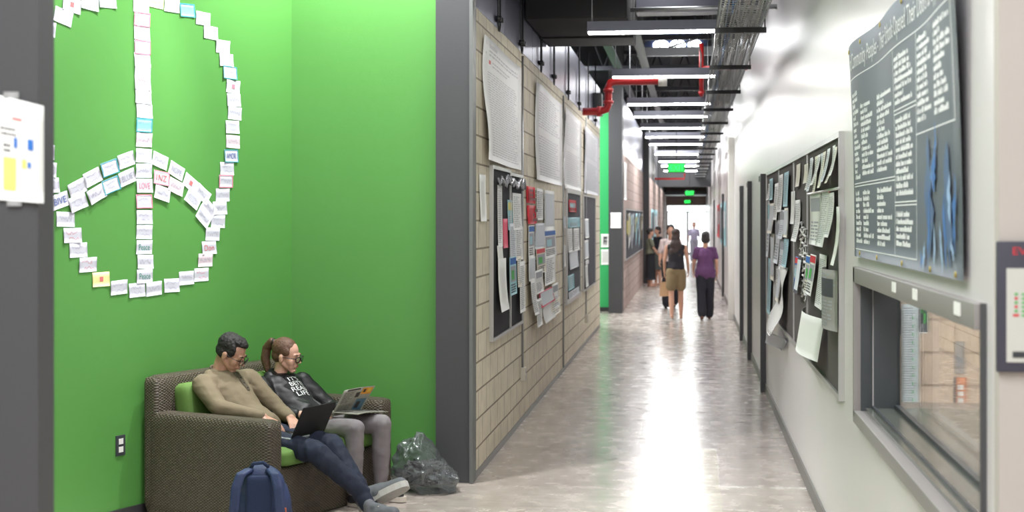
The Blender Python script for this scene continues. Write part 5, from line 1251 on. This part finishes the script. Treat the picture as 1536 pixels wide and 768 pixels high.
# ------------------------------------------------------------------ people in the corridor
m_skinw = mat('skin_tan', srgb(206, 158, 136), .5)
def walker(loc, rz, h, lab, hair, hairstyle, top, bottom, topcol, botcol, shoecol=None, step=.2, arms=((-.05, .0), (.05, .1)), skirt=None, sleeves=.0, legs_bare=False, wide=1.0, vox=.011, turn=0.0):
    """standing or walking figure, front = +y local; 1.70 m reference scaled by h"""
    k = h / 1.70; t = empty('person', loc, rz, lab, 'person')
    P = lambda x, y, z: V((x, y, z)) * k
    hipz = .90; f0, f1 = P(-.085, -step, .07), P(.085, step, .07)
    if step > .1: f0 = P(-.07, -step, .10)
    k0, k1 = P(-.085, -step * .25, .48), P(.085, step * .6, .49)
    mb = MB(); hc = P(0, .02, 1.58); R = frame_from((math.sin(turn), math.cos(turn), -.05), (0, 0, 1))
    head_prims(mb, hc, R, k * .98, True); cap(mb, hc + V((0, -.02, -.05)) * k, P(0, 0, 1.40), .048 * k, .052 * k)
    torso(mb, P(0, 0, .93), P(0, .01, 1.06), P(0, .0, 1.24), P(0, -.01, 1.40), (1, 0, 0), (1, 0, 0), k=k, hipw=.15, shw=.135, deep=.9)
    cap(mb, P(-.15, 0, 1.365), P(.15, 0, 1.365), .042 * k, .042 * k)
    hn = []
    for s, (dy, dz) in zip((-1, 1), arms):
        sh_, el, wr = P(s * .165, 0, 1.36), P(s * .215, -.02 + dy * .5, 1.10 + dz * .3), P(s * .225, .04 + dy, .87 + dz); hn.append(wr)
        cap(mb, sh_, el, .042 * k, .034 * k); cap(mb, el, wr, .034 * k, .024 * k)
        hand(mb, wr, frame_from((wr - el).normalized() + V((0, .15, 0)), (s, 0, .1)), .95 * k, .35, 1 if s < 0 else -1)
    for s, kn, ft in ((-1, k0, f0), (1, k1, f1)):
        hp = P(s * .085, 0, .90); cap(mb, hp, kn, .078 * k, .052 * k); cap(mb, kn, kn.lerp(ft, .4), .050 * k, .052 * k); cap(mb, kn.lerp(ft, .4), ft, .052 * k, .034 * k)
        tz = ft.z - .035 * k if step < .1 or s > 0 else ft.z - .065 * k
        cap(mb, ft + V((0, -.02, -.035)) * k, V((ft.x, ft.y + .15 * k, max(.022 * k, tz))), .032 * k, .026 * k)
    skin(mb, 'body', m_skinw, t, vox * .6, 2)
    # top
    mb = MB(); torso(mb, P(0, 0, .97), P(0, .01, 1.08), P(0, 0, 1.24), P(0, -.01, 1.38), (1, 0, 0), (1, 0, 0), k=k, fat=.014, hipw=.152 * wide, shw=.14)
    cap(mb, P(-.13, 0, 1.355), P(.13, 0, 1.355), .055 * k, .055 * k)
    if sleeves > 0:
        for s, (dy, dz) in zip((-1, 1), arms):
            a, b = P(s * .165, 0, 1.35), P(s * .215, -.02 + dy * .5, 1.10 + dz * .3); cap(mb, a, a.lerp(b, sleeves), .058 * k, .056 * k)
    if top == 'tunic':
        mb.ell(P(0, 0, .93), V((.20, .15, .15)) * k, 0, None, 3); cap(mb, P(-.10, 0, .86), P(.10, 0, .86), .10 * k, .10 * k)
    skin(mb, top, topcol, t, vox, 3, fn=wrinkle(.010, 12, (1.2, 1.2, .5), 3))
    mb = MB()
    if skirt:
        z0, wb = skirt; n = 28; rings = []
        for j in range(9):
            a = j / 8; z = .98 + (z0 - .98) * a; w_ = .165 + (wb - .165) * a; d_ = .125 + (wb * .85 - .125) * a
            rings.append([P(w_ * math.cos(2 * PI * i / n) * (1 + .05 * a * math.sin(i * 3)), d_ * math.sin(2 * PI * i / n) * (1 + .05 * a * math.sin(i * 3)) + .01, z) for i in range(n)])
        vs = [p for r_ in rings for p in r_]; mb.add(vs, [(j * n + i, j * n + (i + 1) % n, (j + 1) * n + (i + 1) % n, (j + 1) * n + i) for j in range(8) for i in range(n)] + [tuple(range(n)), tuple(8 * n + i for i in range(n))[::-1]], 0, True)
        mb.build(bottom, botcol, t)
    else:
        mb.ell(P(0, 0, .92), V((.165, .125, .12)) * k, 0, None, 3)
        e = .97 if not legs_bare else 0
        for s, kn, ft in ((-1, k0, f0), (1, k1, f1)):
            hp = P(s * .085, 0, .88); cap(mb, hp, kn.lerp(hp, .35) if legs_bare else kn, .105 * k, .10 * k if legs_bare else .085 * k)
            if not legs_bare: cap(mb, kn, ft.lerp(kn, .06), .085 * k, .080 * k)
        skin(mb, bottom, botcol, t, vox, 3, fn=wrinkle(.012, 10, (1, 1, .6), 6))
    if shoecol:
        for ft in (f0, f1):
            mb = MB(); cap(mb, V((ft.x, ft.y - .03 * k, .035 * k)), V((ft.x, ft.y + .16 * k, .03 * k)), .036 * k, .032 * k); skin(mb, 'shoe', shoecol, t, .009, 2)
    # hair
    mb = MB(); s = k * .98
    def E(c, r_): mb.ell(hc + R @ (V(c) * s), V(r_) * s, 0, R, 3)
    E((0, -.026, .05), (.087, .096, .084)); E((0, -.055, -.005), (.076, .06, .07))
    if hairstyle == 'long':
        E((0, -.07, -.08), (.09, .05, .12)); E((0, -.085, -.20), (.11, .05, .14)); E((-.02, -.085, -.31), (.105, .045, .11)); E((.03, -.09, -.38), (.07, .035, .07))
    elif hairstyle == 'bun': E((0, -.11, .06), (.045, .04, .045))
    elif hairstyle == 'bob': E((.0, -.05, -.04), (.092, .06, .075)); E((.03, -.085, .0), (.055, .04, .05))
    skin(mb, 'hair', hair, t, .010, 2, fn=lambda p, n_: .006 * noise.noise(V((p.x * 30, p.y * 30, p.z * 12))))
    return t, hn
m_hairw = mat('hair_dark_brown', srgb(58, 42, 40), .45, bump=.5, bscale=60, vary=.2, vscale=20); m_hairx = mat('hair_blackish', srgb(40, 36, 38), .5, bump=.5, bscale=60)
wz = 25.4
a = atz(1014, 478, wz); t1, hn = walker((a.x, a.y, 0), math.radians(-4), 1.64, 'woman walking away in black sleeveless top, tan shorts, long wavy hair', m_hairw, 'long', 'sleeveless_top', 'shorts', mat('black_top', srgb(36, 34, 42), .8), mat('khaki', srgb(134, 116, 88), .85), step=.12, arms=((.06, .02), (.05, .05)), legs_bare=True)
a2 = atz(1058, 478, wz); t2, hn2 = walker((a2.x, a2.y, 0), math.radians(2), 1.59, 'woman walking away in purple short sleeved tunic and wide black trousers', m_hairx, 'bob', 'tunic', 'trousers', mat('purple_jersey', srgb(104, 66, 110), .85), mat('black_trousers', srgb(40, 40, 50), .85), shoecol=mat('brown_shoe', srgb(110, 74, 60), .6), step=.12, arms=((.10, .06), (0, .02)), sleeves=.6, wide=1.1)
# paper bag in her left hand
t = empty('shopping_bag', t1.matrix_basis @ (hn[0] + V((-.02, .05, -.09)))); t['label'] = 'tan paper shopping bag carried by the woman in shorts'; t['category'] = 'bag'
t.rotation_euler = (0, math.radians(-4), 0)
mb = MB(); mb.add([(-.10, -.05, -.36), (.10, -.05, -.36), (.10, .05, -.36), (-.10, .05, -.36), (-.07, -.04, -.10), (.07, -.04, -.10), (.07, .04, -.10), (-.07, .04, -.10)], [(3, 2, 1, 0), (0, 1, 5, 4), (1, 2, 6, 5), (2, 3, 7, 6), (3, 0, 4, 7)])
mb.build('bag_body', mat('tan_paper', srgb(206, 168, 132), .7), t)
for y in (-.04, .04): MB().tube([(-.04, y, -.11), (-.025, y * .4, -.01), (.025, y * .4, -.01), (.04, y, -.11)], .005, 6).build('handle', mat('tan_cord', srgb(170, 130, 95), .7), t)
a = atz(1006, 478, 28.6); walker((a.x, a.y, 0), math.radians(178), 1.70, 'person in pale top walking towards us behind the long haired woman', m_hairx, 'bob', 'blouse', 'trousers', mat('pale_top', srgb(222, 206, 206), .8), mat('black_trousers', srgb(40, 40, 50), .85), shoecol=m_shoeb, step=.12, sleeves=.9)
a = atz(975, 425, 37.4); walker((a.x, a.y, 0), math.radians(-80), 1.56, 'woman with hair bun in olive tee and long black skirt by left wall', m_hairx, 'bun', 'tee_shirt', 'long_skirt', mat('olive_tee', srgb(112, 112, 96), .85), mat('black_skirt', srgb(34, 34, 40), .85), skirt=(.20, .19), step=.02, arms=((.18, .12), (.18, .10)), sleeves=.7)
a = atz(987, 425, 38.2); walker((a.x, a.y, 0), math.radians(120), 1.60, 'person in black top and grey skirt behind the woman with the bun', m_hairx, 'bob', 'tee_shirt', 'long_skirt', mat('black_top', srgb(36, 34, 42), .8), mat('grey_skirt', srgb(92, 96, 94), .85), skirt=(.45, .18), step=.02, sleeves=.9)
a = atz(1041, 400, 58); walker((a.x, a.y, 0), math.radians(180), 1.66, 'distant person in lavender top near the bright end doors', m_hairx, 'bob', 'blouse', 'trousers', mat('lavender_top', srgb(186, 184, 214), .8), mat('pale_trousers', srgb(176, 180, 200), .8), step=.1, sleeves=.9, vox=.016)

# ------------------------------------------------------------------ light
def area(name, loc, size, power, rot=(0, 0, 0), col=(1, 1, 1), sy=None):
    d = bpy.data.lights.new(name, 'AREA'); d.energy = power; d.size = size; d.color = col
    if sy: d.shape = 'RECTANGLE'; d.size_y = sy
    o = bpy.data.objects.new(name, d); o.location = loc; o.rotation_euler = rot; COL.objects.link(o); return o
def spot(name, loc, tgt, power, ang, blend=.6, col=(1, 1, 1), r=.08):
    d = bpy.data.lights.new(name, 'SPOT'); d.energy = power; d.spot_size = math.radians(ang); d.spot_blend = blend; d.color = col; d.shadow_soft_size = r
    o = bpy.data.objects.new(name, d); o.location = loc; o.rotation_euler = (V(tgt) - V(loc)).to_track_quat('-Z', 'Y').to_euler(); COL.objects.link(o); return o
area('lobby_fill', (-1.4, .6, 5.2), 2.5, LOBBY, sy=3); area('lobby_fill_back', (-1.2, -2.5, 5.2), 2.5, LOBBY * .6, sy=2)  # unseen fill lights added to brighten the near walls, not lobby fixtures
area('alcove_lamp', w1(-.4, 4.4, 1.0), .8, ALC)
spot('alcove_spot', w1(-.3, 4.9, .75), w1(-.55, 2.9, 0), SP1, 60); spot('alcove_spot_far', w1(1.0, 4.9, .7), w1(1.1, 2.9, 0), SP2, 60)
spot('alcove_spot_side', (cn.x + .85, cn.y - .8, 4.9), (cn.x + .6, cn.y, 2.0), SP3, 105)
area('office_lamp', (2.4, 6.5, 2.95), 1.2, 260)
area('passage_lamp', (-2.7, 25.5, 4.8), 1.2, 160)
for y in (14, 20, 27, 34, 42, 50, 58): area('corridor_fill', (-.5, y, 4.4), 1.0, CORR * (3 if y > 30 else 1), sy=2)  # added fill besides the hung fixtures, stronger towards the far end
area('corridor_fill', (-.7, 5.6, 5.3), 2.2, NEAR, sy=2.5)  # extra unseen light added to whiten the near right wall
w = bpy.data.worlds.new('World'); scene.world = w; w.use_nodes = True
w.node_tree.nodes['Background'].inputs[0].default_value = (.93, .97, 1.0, 1); w.node_tree.nodes['Background'].inputs[1].default_value = WORLD
for ob in scene.objects:
    pass
cam = bpy.data.cameras.new('camera'); co = bpy.data.objects.new('camera', cam); COL.objects.link(co); scene.camera = co
co.location = (0, 0, H); co.rotation_euler = (PI / 2, 0, AL); cam.sensor_width = 36; cam.lens = F / 1536 * 36; cam.shift_y = -(384 - HY) / 1536; cam.clip_end = 300; cam.clip_start = .05
cam.dof.use_dof = True; cam.dof.focus_distance = 8.8; cam.dof.aperture_fstop = 3.2
vs_ = scene.view_settings; vs_.view_transform = 'Standard'; vs_.look = 'None'; vs_.gamma = 1; vs_.exposure = EXPO; vs_.use_curve_mapping = False
scene.cycles.use_denoising = True; scene.cycles.sample_clamp_indirect = 8; scene.cycles.max_bounces = 8; scene.cycles.caustics_reflective = False; scene.cycles.caustics_refractive = False
scene.cycles.transparent_max_bounces = 12
